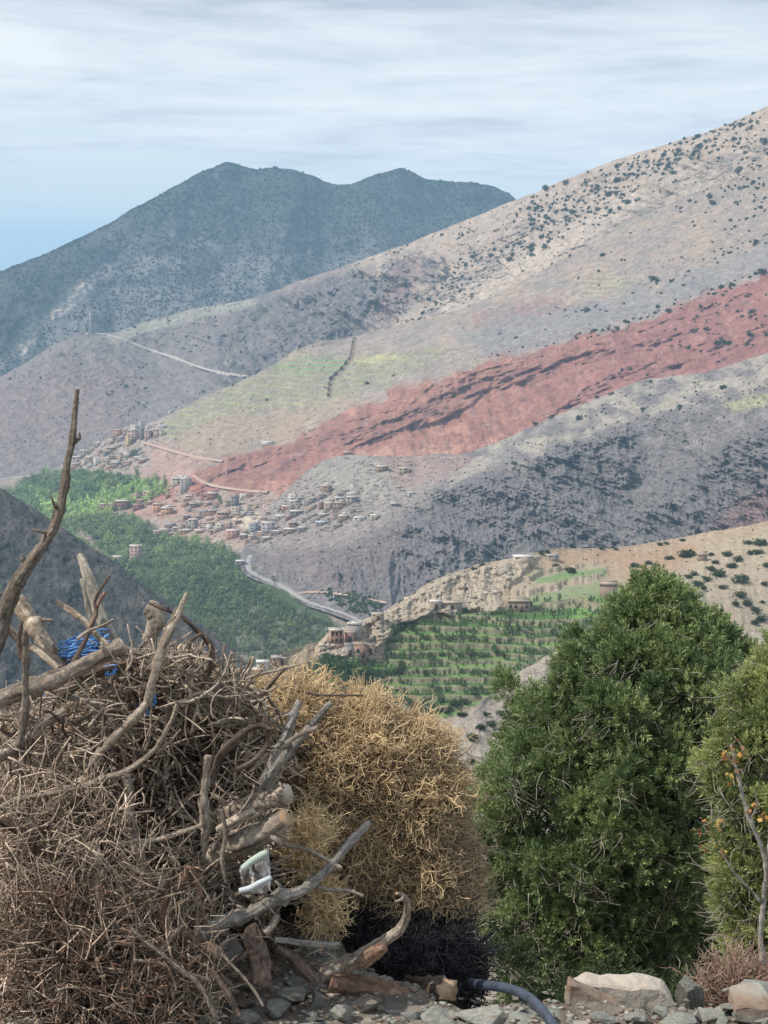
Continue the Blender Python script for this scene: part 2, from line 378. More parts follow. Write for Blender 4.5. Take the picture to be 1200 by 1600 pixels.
# ledges of the red slope: two bands of strata
bandA = poly_mask(px, py, [(310, 760), (360, 722), (480, 690), (560, 655), (640, 632), (740, 590), (850, 560), (880, 580), (760, 622), (680, 655), (600, 690), (480, 720), (390, 757)], 12, 9, 30, 33)
bandB = poly_mask(px, py, [(860, 650), (900, 620), (940, 590), (1020, 560), (1210, 500), (1210, 540), (1060, 582), (960, 605), (900, 640)], 7, 6, 20, 34)
bandC = poly_mask(px, py, [(880, 560), (940, 535), (1040, 510), (1200, 440), (1200, 470), (1050, 540), (930, 580)], 10, 8, 20, 35)
band = np.clip(bandA + bandB + bandC*.6, 0, 1)
led = np.clip(strt, -.9, .9)
sc = ridged(P[..., 0]/70, P[..., 2]/260, 4, 36)
# the long overhanging brow above the scree bowl
brow = line_mask(px, py, [(560, 706), (620, 682), (690, 668), (745, 640), (760, 622), (820, 606), (880, 574), (940, 556)], 10)
lowf = sstep(745, 800, py)*sstep(520, 420, px)
push = red*(fbm(P[..., 0]/45, P[..., 2]/40, 6, 37)*7) + red*band*(led*12 + sc*7) + red*(1-band)*(sc*4.5 + ridged(P[..., 0]/26, P[..., 2]/160, 4, 322)*3.0) - brow*12
push += (1-red)*(fbm(P[..., 0]/120, P[..., 2]/90, 5, 38)*15 + strt*1.6)
push += (1-red)*sstep(700, 520, py)*sstep(560, 700, px)*(ridged(P[..., 0]/150, P[..., 2]/150, 4, 41)*7)
gul = poly_mask(px, py, [(180, 790), (250, 762), (310, 770), (330, 745), (300, 745), (270, 780), (300, 800), (250, 812), (200, 800)], 8, 6, 20, 39)
push += gul*ridged((P[..., 0]*.8-P[..., 2]*2.2)/26, P[..., 0]/200, 3, 40)*7
gully = line_mask(px, py, [(555, 530), (550, 560), (535, 580), (518, 595), (515, 620)], 3.2)
push -= gully*8
def wl(pts, w, sd): return line_mask(px+5*fbm(px/30, py/20, 4, sd), py+5*fbm(px/24, py/24, 4, sd+1), pts, w)
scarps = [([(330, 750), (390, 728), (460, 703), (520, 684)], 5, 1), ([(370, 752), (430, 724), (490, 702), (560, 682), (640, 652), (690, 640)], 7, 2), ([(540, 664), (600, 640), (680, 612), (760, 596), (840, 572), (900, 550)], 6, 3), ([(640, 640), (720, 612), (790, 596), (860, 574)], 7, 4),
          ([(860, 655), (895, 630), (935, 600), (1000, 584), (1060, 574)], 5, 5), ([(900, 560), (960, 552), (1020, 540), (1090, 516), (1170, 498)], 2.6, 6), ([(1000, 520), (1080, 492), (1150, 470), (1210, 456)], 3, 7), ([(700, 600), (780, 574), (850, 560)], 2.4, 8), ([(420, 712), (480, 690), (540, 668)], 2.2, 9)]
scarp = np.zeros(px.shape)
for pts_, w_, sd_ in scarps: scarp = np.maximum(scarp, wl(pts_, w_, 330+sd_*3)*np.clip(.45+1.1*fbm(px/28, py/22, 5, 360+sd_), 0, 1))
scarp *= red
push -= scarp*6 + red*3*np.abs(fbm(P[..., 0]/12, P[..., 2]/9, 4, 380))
push += red*sstep(640, 560, py+.35*(px-700))*0 + red*np.clip(ridged((P[..., 0]+P[..., 2]*.6)/95, P[..., 2]/240, 4, 371)-.7, -1, 1)*13
L4.push(-push*edge)
# field terraces: real steps in the slope
flds = poly_mask(px, py, [(255, 662), (300, 632), (400, 585), (470, 556), (560, 556), (700, 545), (640, 590), (520, 628), (430, 640), (330, 660), (260, 690)], 10, 10, 30, 42)
fld2 = poly_mask(px, py, [(900, 440), (950, 430), (1005, 434), (960, 456), (915, 462)], 5, 4, 15, 43)
fld3 = poly_mask(px, py, [(740, 490), (860, 462), (890, 480), (820, 510), (740, 515)], 8, 6, 20, 43)
P = L4.P; hh = 5.2; zz = P[..., 2] + 1.6*n2(P[..., 0]/55, P[..., 1]/80, 44); fz = zz/hh - np.floor(zz/hh)
stp = (sstep(0.0, .28, fz)-fz)*hh
tm = np.clip(flds+fld2+fld3*.8, 0, 1); P[..., 2] += tm*stp*.8
tread = sstep(.30, .45, fz)
c = np.broadcast_to(C3(.27, .225, .195), P.shape).copy()
c = cmix(c, C3(.33, .26, .20), sstep(-.2, .5, fbm(px/70, py/35, 4, 45))*.6)
c = cmix(c, C3(.24, .23, .165), flds*.7)
c = cmix(c, C3(.31, .33, .14), flds*tread*sstep(-.15, .45, fbm(px/32, zz/hh*.9, 3, 46))*.85)
c = cmix(c, C3(.16, .29, .10), poly_mask(px, py, [(425, 570), (480, 560), (548, 562), (540, 582), (470, 586), (430, 582)], 4, 3, 15, 47)*tread*.9)
c = cmix(c, C3(.38, .36, .19), poly_mask(px, py, [(552, 562), (600, 556), (640, 562), (560, 572)], 3, 3, 15, 48)*.8)
c = cmix(c, C3(.38, .37, .21), fld2*tread*.85)
c = cmix(c, C3(.26, .17, .15), fld3*.7)
c = cmix(c, C3(.19, .155, .11), gully)
c = cmix(c, C3(.21, .20, .20), poly_mask(px, py, [(700, 520), (800, 490), (960, 470), (1040, 440), (1210, 380), (1210, 425), (1100, 460), (1040, 482), (950, 512), (850, 542), (760, 560)], 14, 12, 30, 49)*.75)
c = cmix(c, C3(.20, .195, .17), sstep(.1, .6, strt)*sstep(620, 500, py)*.5)
c = cmix(c, C3(.31, .235, .165), poly_mask(px, py, [(270, 690), (340, 650), (480, 640), (560, 620), (530, 650), (440, 690), (350, 712), (300, 720)], 12, 10, 30, 50)*.6)
c = cmix(c, C3(.34, .22, .185), poly_mask(px, py, [(190, 730), (240, 690), (330, 716), (300, 760), (240, 775), (215, 745)], 12, 8, 25, 51)*.8)
redc = cmix(cmix(RED, DRED, sstep(-.1, .7, strt)*np.clip(band+.12, 0, 1)), C3(.38, .205, .155), sstep(0, .8, fbm(px/45, py/22, 4, 52))*(1-band))
redc = cmix(redc, C3(.245, .118, .108), sstep(700, 1000, px)*.7)
redc = cmix(redc, C3(.22, .108, .09), sstep(.1, .7, ridged(P[..., 0]/30, P[..., 2]/190, 4, 323)-.9+.5*fbm(px/40, py/30, 3, 324))*.6)
redc = cmix(redc, C3(.30, .20, .17), sstep(.25, .8, fbm(px/24, py/14, 4, 325))*.5)
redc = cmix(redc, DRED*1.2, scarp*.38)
redc = cmix(redc, C3(.44, .26, .20), poly_mask(px, py, [(480, 740), (560, 712), (640, 700), (730, 700), (700, 715), (600, 722), (480, 760)], 12, 9, 30, 372)*.6*(1-scarp))
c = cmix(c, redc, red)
c = cmix(c, C3(.34, .14, .105), gul*.85)
vill = poly_mask(px, py, [(105, 722), (180, 676), (250, 655), (262, 668), (240, 700), (235, 735), (190, 740), (110, 745)], 6, 5, 15, 53)
c = cmix(c, C3(.30, .25, .215), vill*.8)
vB = poly_mask(px, py, [(150, 790), (300, 775), (330, 740), (420, 770), (480, 780), (400, 860), (330, 845), (240, 835), (250, 805), (150, 802)], 8, 6, 20, 54)*(1-red)
c = cmix(c, C3(.32, .235, .19), vB*.8)
c = cmix(c, C3(.47, .39, .30), poly_mask(px, py, [(355, 800), (400, 798), (410, 815), (395, 830), (370, 820)], 5, 3, 15, 55)*.9)
wood = poly_mask(px, py, [(-80, 790), (20, 758), (60, 738), (110, 732), (190, 742), (240, 745), (258, 765), (215, 790), (150, 800), (225, 810), (250, 835), (330, 850), (375, 870), (420, 905), (520, 960), (560, 1000), (480, 1060), (-80, 1200)], 8, 8, 30, 56)
c = cmix(c, C3(.065, .09, .045), wood)
c = cmix(c, C3(.18, .165, .14), poly_mask(px, py, [(250, 1100), (290, 1010), (370, 960), (450, 960), (560, 985), (560, 1120)], 16, 12, 30, 57)*.7)
c = cmix(c, C3(.28, .20, .17), poly_mask(px, py, [(110, 820), (135, 830), (175, 880), (150, 885)], 6, 3, 15, 58)*.8)
L4.col = c
L4.build('slope', m_terr('slope_soil', .07, .55, .09, .15, 3), c, (60, 5, .5))

# ---- grey rocky mountain flank on the right
botx = [(376, 889), (386, 900), (402, 908), (425, 915), (450, 925), (480, 947), (510, 957), (545, 969), (575, 982)]
botr = [(x, y, float(L4.lookup(x, y)[1])-5) for x, y in botx]
def under(x, y, d=8): return (x, y, float(L4.lookup(x, y)[1])-d)
L6 = Layer(376, 1260, 880, 480, [
    [under(376, 866), under(385, 852), under(400, 818), under(430, 784), under(452, 762), (475, 740, 1925), (500, 722, 1900), (520, 714, 1890), (545, 711, 1880), (600, 713, 1850), (650, 713, 1850), (690, 708, 1840), (720, 711, 1830),
     (760, 697, 1820), (800, 681, 1810), (850, 658, 1800), (900, 636, 1790), (960, 611, 1780), (1000, 594, 1770), (1050, 588, 1750), (1100, 582, 1740), (1150, 568, 1720), (1200, 550, 1700), (1260, 530, 1690)],
    [under(376, 878), under(400, 865), (450, 815, 1780), (550, 770, 1770), (650, 775, 1730), (800, 730, 1710), (900, 690, 1690), (1000, 655, 1670), (1100, 640, 1630), (1260, 600, 1580)],
    botr + [(650, 1010, 1400), (800, 960, 1450), (1000, 910, 1440), (1260, 880, 1370)]], jit=1.4, seed=4, k=(8, 8))
P = L6.P; px, py = L6.PX, L6.PY
edge = sstep(0, 14, py-L6.top[:, None])
rough = poly_mask(px, py, [(620, 800), (680, 750), (760, 740), (880, 690), (960, 680), (1010, 700), (960, 790), (1080, 740), (1150, 700), (1260, 640), (1260, 900), (640, 1020), (560, 960), (520, 900), (600, 850)], 25, 20, 60, 61)
villm = poly_mask(px, py, [(400, 860), (400, 790), (470, 735), (540, 700), (720, 700), (740, 720), (640, 800), (560, 850), (450, 860)], 14, 10, 40, 62)
a1 = P[..., 0]*.8+P[..., 2]*.9
cr = ridged(a1/75, (P[..., 2]*1.3-P[..., 0]*.5)/110, 6, 63, .62)
cr2 = ridged(P[..., 0]/22, P[..., 2]/34, 4, 64, .6)
rel = (cr-.5)*(7+21*rough) + cr2*(1.6+4.2*rough) + fbm(P[..., 0]/130, P[..., 2]/100, 4, 65)*12 + np.abs(fbm(P[..., 0]/14, P[..., 2]/8, 4, 66))*5*villm
mnd = np.exp(-(((px-560)/75)**2+((py-752)/40)**2)); rel += mnd*14
L6.push(-rel*edge*(1-.35*villm))
c = np.broadcast_to(C3(.175, .158, .155), P.shape).copy()
c = cmix(c, C3(.125, .12, .125), rough*.55*sstep(-.9, 1.1, 1.0-cr+.7*fbm(px/34, py/30, 5, 67)+.7*fbm(px/9, py/9, 4, 671)))
c = cmix(c, C3(.26, .235, .22), sstep(.0, .7, fbm(px/38, py/30, 5, 68))*(1-rough)*.7)
crest = poly_mask(px, py, [(700, 725), (800, 672), (1000, 590), (1260, 520), (1260, 600), (1150, 625), (1020, 655), (900, 690), (800, 730), (700, 760)], 12, 9, 40, 69)
c = cmix(c, C3(.35, .31, .255), crest*sstep(-.5, .4, fbm(px/40, py/22, 4, 70))*.85)
c = cmix(c, C3(.34, .34, .19), poly_mask(px, py, [(1130, 632), (1270, 595), (1270, 612), (1150, 645)], 4, 3, 12, 71)*.7)
c = cmix(c, C3(.30, .255, .225), villm*.7)
c = cmix(c, C3(.31, .29, .24), mnd*.7)
c = cmix(c, C3(.33, .18, .155), poly_mask(px, py, [(600, 712), (720, 712), (740, 722), (690, 745), (620, 765), (600, 735)], 9, 8, 20, 72)*.35)
c = cmix(c, C3(.205, .14, .135), poly_mask(px, py, [(1110, 830), (1160, 775), (1270, 740), (1270, 860), (1120, 850)], 9, 8, 20, 73)*.9)
c = cmix(c, C3(.19, .14, .13), poly_mask(px, py, [(400, 880), (470, 850), (640, 830), (600, 900), (500, 920)], 25, 20, 40, 74)*.45)
L6.col = c
L6.build('rocky_slope', m_terr('rocky_slope_shale', .12, .85, .10, .2, 4), c, (60, 5, .5))

# ---- dark hillside on the left
L8 = Layer(-80, 600, 420, 260, [
    [(-80, 728, 1150), (-20, 752, 1130), (0, 761, 1120), (20, 774, 1110), (67, 803, 1080), (97, 823, 1065), (140, 853, 1050), (173, 873, 1035), (200, 893, 1020), (240, 925, 1000), (285, 955, 980), (330, 985, 955), (370, 1020, 930), (430, 1080, 900), (600, 1260, 830)],
    [(-80, 1060, 1000), (100, 1100, 980), (300, 1150, 900), (430, 1190, 870), (600, 1300, 815)],
    [(-80, 1500, 700), (600, 1500, 700)]], jit=1.6, seed=5)
P = L8.P; px, py = L8.PX, L8.PY; edge = sstep(0, 10, py-L8.top[:, None])
rel = ridged(P[..., 0]/60+P[..., 2]/90, P[..., 2]/70, 5, 81)*5 + ridged(P[..., 0]/9, P[..., 2]/7, 4, 82)*1.6 + fbm(P[..., 0]/30, P[..., 2]/24, 4, 83)*4
L8.push(-rel*edge)
c = np.broadcast_to(C3(.05, .05, .052), P.shape).copy()
c = cmix(c, C3(.095, .087, .086), sstep(-.1, .6, fbm(px/26, py/26, 5, 84)))
c = cmix(c, C3(.065, .075, .055), sstep(.05, .5, fbm(px/7, py/5, 4, 85))*.8)
L8.col = c
L8.build('dark_hillside', m_terr('dark_hillside_soil', .3, .8, .5, .25, 1.2), c, (40, 5, .5))

# ---- near terraced hill
L9 = Layer(150, 1260, 900, 460, [
    [(150, 1180, 560), (290, 1080, 595), (330, 1062, 605), (375, 1050, 610), (420, 1031, 620), (455, 1015, 630), (500, 1001, 640), (515, 988, 650), (540, 980, 655), (560, 971, 660), (600, 955, 670), (640, 931, 690), (680, 905, 700), (720, 890, 720), (760, 880, 740), (800, 872, 750), (835, 863, 765),
     (870, 857, 780), (950, 857, 800), (1000, 851, 810), (1050, 842, 820), (1100, 833, 822), (1150, 825, 820), (1200, 814, 820), (1260, 800, 820)],
    [(150, 1220, 550), (290, 1120, 580), (500, 1050, 628), (600, 1003, 652), (700, 985, 658), (800, 975, 664), (900, 968, 668), (1000, 945, 690), (1260, 915, 750)],
    [(150, 1260, 540), (290, 1200, 560), (500, 1140, 590), (600, 1135, 606), (700, 1118, 613), (800, 1100, 620), (900, 1085, 625), (1000, 1065, 640), (1260, 1020, 690)],
    [(150, 1500, 470), (500, 1480, 480), (1260, 1400, 540)]], jit=1.6, seed=6, k=(8, 8))
P = L9.P; px, py = L9.PX, L9.PY; edge = sstep(0, 9, py-L9.top[:, None])
rocky = poly_mask(px, py, [(500, 1030), (500, 990), (560, 965), (640, 930), (700, 895), (800, 868), (840, 870), (820, 900), (780, 930), (790, 952), (720, 958), (650, 965), (610, 990), (590, 1030)], 8, 8, 25, 91)
L9.push(-(ridged(P[..., 0]/16, P[..., 2]/12, 6, 92, .65)*4.2*rocky + fbm(P[..., 0]/30, P[..., 2]/20, 5, 93)*2.4 + .35*fbm(P[..., 0]/3, P[..., 2]/3, 4, 94))*edge)
terr = poly_mask(px, py, [(600, 1040), (612, 985), (660, 968), (790, 956), (840, 935), (930, 925), (1100, 900), (1100, 1010), (900, 1060), (780, 1090), (710, 1125), (620, 1130), (540, 1090), (470, 1060), (480, 1035), (560, 1030)], 7, 7, 30, 95)
terr2 = poly_mask(px, py, [(800, 905), (850, 890), (945, 880), (950, 930), (880, 945), (800, 945)], 6, 5, 20, 96)
P = L9.P; hh = 2.0; zz = P[..., 2] + .8*n2(P[..., 0]/35, P[..., 1]/45, 97) + .02*P[..., 0]; fz = zz/hh-np.floor(zz/hh)
tmask = np.clip(terr+terr2, 0, 1); P[..., 2] += tmask*(sstep(.0, .22, fz)-fz)*hh*.97
L9.terr = terr
c = np.broadcast_to(C3(.32, .25, .175), P.shape).copy()
c = cmix(c, C3(.37, .305, .225), sstep(-.2, .5, fbm(px/40, py/14, 4, 98))*.6)
c = cmix(c, C3(.38, .33, .26), rocky*.7); c = cmix(c, C3(.22, .18, .145), rocky*sstep(.1, .6, fbm(px/8, py/6, 4, 99))*.8)
tread = sstep(.22, .30, fz)
c = cmix(c, C3(.20, .195, .12), terr*.9)
c = cmix(c, C3(.085, .15, .05), terr*tread)
row = np.floor(zz/hh); rv = n2(row*1.7, px/95, 100)
c = cmix(c, C3(.17, .29, .085), terr*tread*sstep(.0, .35, rv)*.75)
c = cmix(c, C3(.085, .14, .055), terr*tread*sstep(.0, -.3, rv)*.85)
c = cmix(c, C3(.34, .29, .22), terr2*.6); c = cmix(c, C3(.18, .24, .12), terr2*tread*sstep(-.1, .3, rv)*.7)
c = cmix(c, C3(.15, .24, .10), poly_mask(px, py, [(835, 905), (880, 898), (945, 890), (950, 898), (880, 912), (840, 915)], 4, 2, 12, 101)*.85)
c = cmix(c, C3(.34, .225, .15), poly_mask(px, py, [(860, 862), (1000, 858), (1100, 845), (1100, 880), (1000, 905), (950, 880), (870, 885)], 10, 7, 30, 102)*.55)
c = cmix(c, C3(.35, .295, .22), poly_mask(px, py, [(1020, 950), (1100, 850), (1260, 820), (1260, 1050), (1100, 1050)], 12, 8, 30, 103)*.7)
c = cmix(c, C3(.17, .17, .12), poly_mask(px, py, [(1040, 960), (1130, 880), (1270, 870), (1260, 1000)], 14, 12, 20, 104)*sstep(.3, .8, fbm(px/10, py/8, 3, 105))*.5)
L9.col = c
L9.build('terraced_hill', m_terr('terraced_hill_soil', .4, .7, .7, .15, .6), c, (30, 5, .5))

# ---- pale slope and gully nearer than the terraces
L10 = Layer(200, 1260, 700, 300, [
    [(200, 1440, 275), (400, 1350, 300), (540, 1262, 330), (600, 1205, 345), (640, 1168, 352), (665, 1142, 358), (690, 1126, 364), (715, 1118, 366), (745, 1102, 370), (775, 1078, 380), (820, 1045, 390), (860, 1022, 398), (900, 1002, 405), (940, 985, 415), (1000, 962, 430), (1060, 940, 440),
     (1120, 975, 436), (1160, 985, 434), (1200, 992, 432), (1260, 1000, 430)],
    [(200, 1470, 270), (540, 1400, 290), (1260, 1300, 330)], [(200, 1500, 262), (540, 1480, 270), (1260, 1480, 270)]], jit=1.8, seed=8, k=(6, 6))
P = L10.P; px, py = L10.PX, L10.PY; edge = sstep(0, 9, py-L10.top[:, None])
L10.push(-(ridged(P[..., 0]/12, P[..., 2]/9, 5, 111, .6)*1.1 + fbm(P[..., 0]/20, P[..., 2]/12, 4, 112)*2)*edge)
c = np.broadcast_to(C3(.30, .265, .22), P.shape).copy(); c = cmix(c, C3(.27, .235, .20), sstep(.0, .6, fbm(px/14, py/9, 5, 113))*.6)
L10.col = c
L10.build('pale_slope', m_terr('pale_slope_scree', .6, .8, 1.2, .18, .4), c, (20, 4, .5))

# ---- our own hillside falling away below the ledge
L11 = Layer(-200, 1500, 300, 160, [[(-200, 1425, 62), (600, 1425, 62), (1500, 1425, 62)], [(-200, 1480, 30), (1500, 1480, 30)], [(-200, 1600, 10.5), (1500, 1600, 10.5)], [(-200, 1900, 6.2), (1500, 1900, 6.2)]], jit=2, seed=9, k=(6, 5))
P = L11.P; P[..., 2] += .12*fbm(P[..., 0]/1.2, P[..., 1]/1.2, 4, 121)*sstep(5, 12, P[..., 1])
c = cmix(C3(.34, .30, .25), C3(.21, .18, .14), sstep(-.1, .5, fbm(P[..., 0]/1.5, P[..., 1]/1.5, 4, 122)))
L11.build('hillside_below', m_terr('near_slope_scree', 3, .8, 6, .2, .05), c, (6, 4, .6))

# ---- roads and tracks as ribbons laid on the slopes
def road(name, layer, pts, wpx, mat, lift=.6, step=3.0):
    pts = np.array(pts, float); d = np.r_[0, np.cumsum(np.hypot(*np.diff(pts, axis=0).T))]; n = max(6, int(d[-1]/step)); s = np.linspace(0, d[-1], n)
    x = np.interp(s, d, pts[:, 0]); y = np.interp(s, d, pts[:, 1]); x = np.r_[x[0], sm1(x, 3, 0)[1:-1], x[-1]]; y = np.r_[y[0], sm1(y, 3, 0)[1:-1], y[-1]]
    P = layer.lookup(x, y); T = np.gradient(P, axis=0); T[:, 2] = 0; T /= np.linalg.norm(T, axis=1, keepdims=True)
    Nn = np.stack([-T[:, 1], T[:, 0], T[:, 0]*0], 1)
    for _ in range(30): P[1:-1] = (P[:-2]+P[1:-1]*2+P[2:])/4
    for _ in range(2): P[1:-1, 2] = (P[:-2, 2]+P[1:-1, 2]+P[2:, 2])/3
    w = np.interp(s, np.linspace(0, d[-1], len(np.atleast_1d(wpx))), np.atleast_1d(wpx))[:, None]/2
    rows = [P + Nn*w*k + np.array([0, 0, lift + (-.8 if abs(k) > 1 else 0)*lift*2.0]) for k in (-1.3, -1, -.35, .35, 1, 1.3)]
    V = np.stack(rows, 1); m = V.shape[1]; idx = np.arange(n*m).reshape(n, m)
    q = np.stack([idx[:-1, :-1], idx[1:, :-1], idx[1:, 1:], idx[:-1, 1:]], -1).reshape(-1, 4)
    return tag(mesh_np(name, V.reshape(-1, 3), q, mat), kind='structure')
m_asph = material('road_surface', (.29, .28, .26), vary=.15, vscale=.2, rough=.9)
m_dirt = material('track_dirt', (.42, .30, .235), vary=.15, vscale=.1, rough=1)
road('road', L6, [(392, 868), (384, 875), (382, 883), (389, 893), (402, 901), (425, 908), (450, 918), (462, 930), (480, 940), (510, 949), (545, 960), (566, 971)], [3.6, 4.8, 4.8, 4.2, 4, 3.6], m_asph, .4)
road('road', L4, [(303, 744), (306, 750), (325, 757), (355, 763), (390, 767), (420, 769)], [4, 6, 6, 4.5], m_dirt, 1.0)
road('track', L4, [(226, 692), (245, 697), (275, 706), (305, 714), (330, 718), (350, 721)], [5, 6, 5], m_dirt, 1.0)
road('track', L4, [(0, 749), (20, 747), (42, 744), (60, 743)], [7, 7], m_asph, 1.0)
road('path', L6, [(468, 926), (500, 924), (540, 929), (570, 934), (590, 940), (630, 945)], [3, 3], m_dirt, .6)
road('path', L3, [(150, 520), (175, 524), (205, 534), (225, 544), (250, 552), (285, 563), (310, 574), (345, 583), (385, 588)], [3.5, 5, 3.5], material('pale_track', (.40, .36, .32), vary=.1, vscale=.1), 1.2)
# ================================================================== SHRUBS AND TREES ON THE SLOPES
def leafcards(rng, centers, radii, n, size, squash=1.0, up=0.0, asp=1.6):
    """n small leaf quads spread through the outer part of several ellipsoid lobes"""
    centers = np.array(centers, float); radii = np.array(radii, float)
    k = rng.choice(len(centers), n, p=radii[:, 0]**2/np.sum(radii[:, 0]**2))
    d = rng.normal(size=(n, 3)); d /= np.linalg.norm(d, axis=1, keepdims=True)
    r = rng.uniform(.45, 1.0, n)**.5 * (1 + .18*rng.normal(size=n))
    c = centers[k] + d*radii[k]*r[:, None]*np.array([1, 1, squash])
    nrm = d + rng.normal(size=(n, 3))*.7; nrm[:, 2] += up; nrm /= np.linalg.norm(nrm, axis=1, keepdims=True)
    a = np.cross(nrm, rng.normal(size=(n, 3))); a /= np.linalg.norm(a, axis=1, keepdims=True); b = np.cross(nrm, a)
    s = size*rng.uniform(.6, 1.3, (n, 1)); sa = s*asp
    V = np.stack([c-a*sa, c-b*s*.6, c+a*sa, c+b*s*.6], 1).reshape(-1, 3)
    return V, np.arange(4*n).reshape(n, 4)
def shrub_template(seed, n=60, size=.16, h=.85, lobes=5):
    rng = np.random.default_rng(seed)
    cs = [(rng.uniform(-.32, .32), rng.uniform(-.32, .32), rng.uniform(.25, .55)*h) for _ in range(lobes)]
    rs = [(r, r, r*h) for r in rng.uniform(.28, .42, lobes)]
    return leafcards(rng, cs, rs, n, size)
def tree_template(seed, n=90, size=.12, slim=.5, lobes=7, base=.22):
    """unit height"""
    rng = np.random.default_rng(seed)
    zs = np.linspace(base+.1, .9, lobes); cs = []; rs = []
    for z in zs:
        w = slim*.5*(1-.55*abs((z-.5)/.5)**1.6); cs.append((rng.uniform(-.3, .3)*w, rng.uniform(-.3, .3)*w, z)); rs.append((w*.85, w*.85, .16))
    return leafcards(rng, cs, rs, n, size)
def stem_template(h=.45, r=.03):
    V, Fq, _ = tubes([[(0, 0, -.08), (.02, 0, h*.5), (0, .02, h)]], np.array([[r, r*.8, r*.5]]), 5); return V, Fq
def merged(name, temps, pos, scale, rot, cols, mat, **tags):
    Vs, Cs, Fs, off = [], [], [], 0
    which = np.arange(len(pos)) % len(temps)
    for ti, (TV, TF) in enumerate(temps):
        m = which == ti
        if not m.any(): continue
        p, s, r, cc = pos[m], scale[m], rot[m], cols[m]
        if s.ndim == 1: s = np.repeat(s[:, None], 3, 1)
        X = TV[None]*s[:, None, :]; cr, sr = np.cos(r)[:, None], np.sin(r)[:, None]
        V = np.stack([X[..., 0]*cr-X[..., 1]*sr, X[..., 0]*sr+X[..., 1]*cr, X[..., 2]], -1) + p[:, None]
        Vs.append(V.reshape(-1, 3)); n = len(TV)
        Fs.append((TF[None] + (np.arange(m.sum())*n)[:, None, None]).reshape(-1, TF.shape[1]) + off); off += V.shape[0]*n
        Cs.append(np.repeat(cc, n, 0)*RNG.uniform(.72, 1.28, (len(cc)*n//4, 1)).repeat(4, 0)[:len(cc)*n])
    o = mesh_np(name, np.concatenate(Vs), Fs, mat, np.concatenate(Cs)); tag(o, **tags); return o
def scatter(n, box, dens, seed):
    rng = np.random.default_rng(seed); x = rng.uniform(box[0], box[2], n); y = rng.uniform(box[1], box[3], n)
    k = rng.uniform(0, 1, n) < dens(x, y); return x[k], y[k]
def inlayer(L, x, y, m=1.0):
    X = np.linspace(L.x0, L.x1, L.nx); return (y > np.interp(x, X, L.top)+m) & (y < np.interp(x, X, L.bot)-4)
m_leaf = material('leaves', attr=True, vary=0, rough=.8, trans=.12)
m_scrub = material('scrub_leaves', attr=True, vary=0, rough=.9)
m_bark = material('bark', (.16, .13, .10), vary=.25, vscale=6, bump=.5, bscale=20, bdist=.02)
far_t = [shrub_template(100+i, 16, .30, .9, 3) for i in range(5)]
mid_t = [shrub_template(200+i, 46, .19, .85, 4) for i in range(6)]
DARKG = np.array([.052, .068, .040])

def put(L, x, y, spx):
    P = L.lookup(x, y); s = spx*mpp(P[..., 1]); return P, s
# far mountain cover
x, y = scatter(34000, (-50, 250, 880, 640), lambda x, y: np.clip(.62 + .5*fbm(x/45, y/35, 4, 201) - .35*sstep(.1, .6, fbm(x/18, y/14, 3, 202)) + .3*sstep(380, 290, y) - .9*line_mask(x, y, [(165, 420), (135, 445), (100, 480), (60, 505), (35, 545)], 13), .03, 1), 21)
k = inlayer(L1, x, y, .5) & (y < np.interp(x, np.linspace(-60, 1260, L3.nx), L3.top)+14); x, y = x[k], y[k]
P, s = put(L1, x, y, RNG.uniform(1.7, 3.9, len(x))); P[:, 2] -= s*.12
merged('scrub', far_t, P, s, RNG.uniform(0, 6.28, len(x)), DARKG*RNG.uniform(.7, 1.4, (len(x), 1)), m_scrub, label='dark evergreen scrub covering the far blue mountain', cat='scrub', kind='stuff')

# slopes: shrubs dotted about; the 300 largest are single objects, the rest one covering
def d3(x, y):
    d = np.full(x.shape, .022)
    d = d + .85*line_mask(x, y, [(840, 345), (930, 290), (1010, 245), (1100, 210), (1210, 175)], 13)*sstep(-.4, .3, fbm(x/14, y/9, 3, 211))
    d = d + .30*line_mask(x, y, [(840, 318), (940, 300), (1060, 250), (1200, 200)], 34)
    d = d + .5*line_mask(x, y, [(900, 330), (1010, 265), (1100, 235), (1210, 215)], 9)
    d = d + .40*line_mask(x, y, [(640, 490), (720, 440), (800, 390), (870, 355)], 24)
    d = d + .30*line_mask(x, y, [(700, 460), (760, 400), (850, 350), (960, 300)], 30)
    d = d + .6*line_mask(x, y, [(735, 350), (720, 380), (735, 400), (700, 440), (690, 470)], 12)
    d = d + .34*poly_mask(x, y, [(1120, 380), (1160, 250), (1250, 200), (1250, 400), (1130, 400)], 14)
    d = d + .35*poly_mask(x, y, [(470, 470), (540, 420), (640, 385), (640, 480), (540, 540), (440, 590), (360, 590), (330, 530), (400, 480)], 12)
    d = d + .55*poly_mask(x, y, [(280, 530), (330, 500), (350, 500), (320, 540), (290, 560)], 6) + .25*poly_mask(x, y, [(180, 510), (330, 470), (400, 470), (360, 500), (260, 520)], 6)
    d = d + .16*poly_mask(x, y, [(150, 590), (200, 580), (200, 635), (140, 635)], 8) + .5*poly_mask(x, y, [(218, 560), (232, 570), (235, 640), (190, 680), (205, 620)], 5)
    d = d*(1-.8*poly_mask(x, y, [(700, 480), (1000, 320), (1100, 300), (1140, 420), (760, 520)], 12))
    return d
x, y = scatter(17000, (0, 160, 1220, 740), d3, 22); k = inlayer(L3, x, y, .2) & (y < np.interp(x, np.linspace(-60, 1260, L4.nx), L4.top)+4); x3, y3 = x[k], y[k]
s3 = (2.9+RNG.pareto(3.2, len(x3))*2.6).clip(0, 9.5)*np.where(x3 > 820, 1.25, 1)*np.where(x3 < 560, .75, 1)
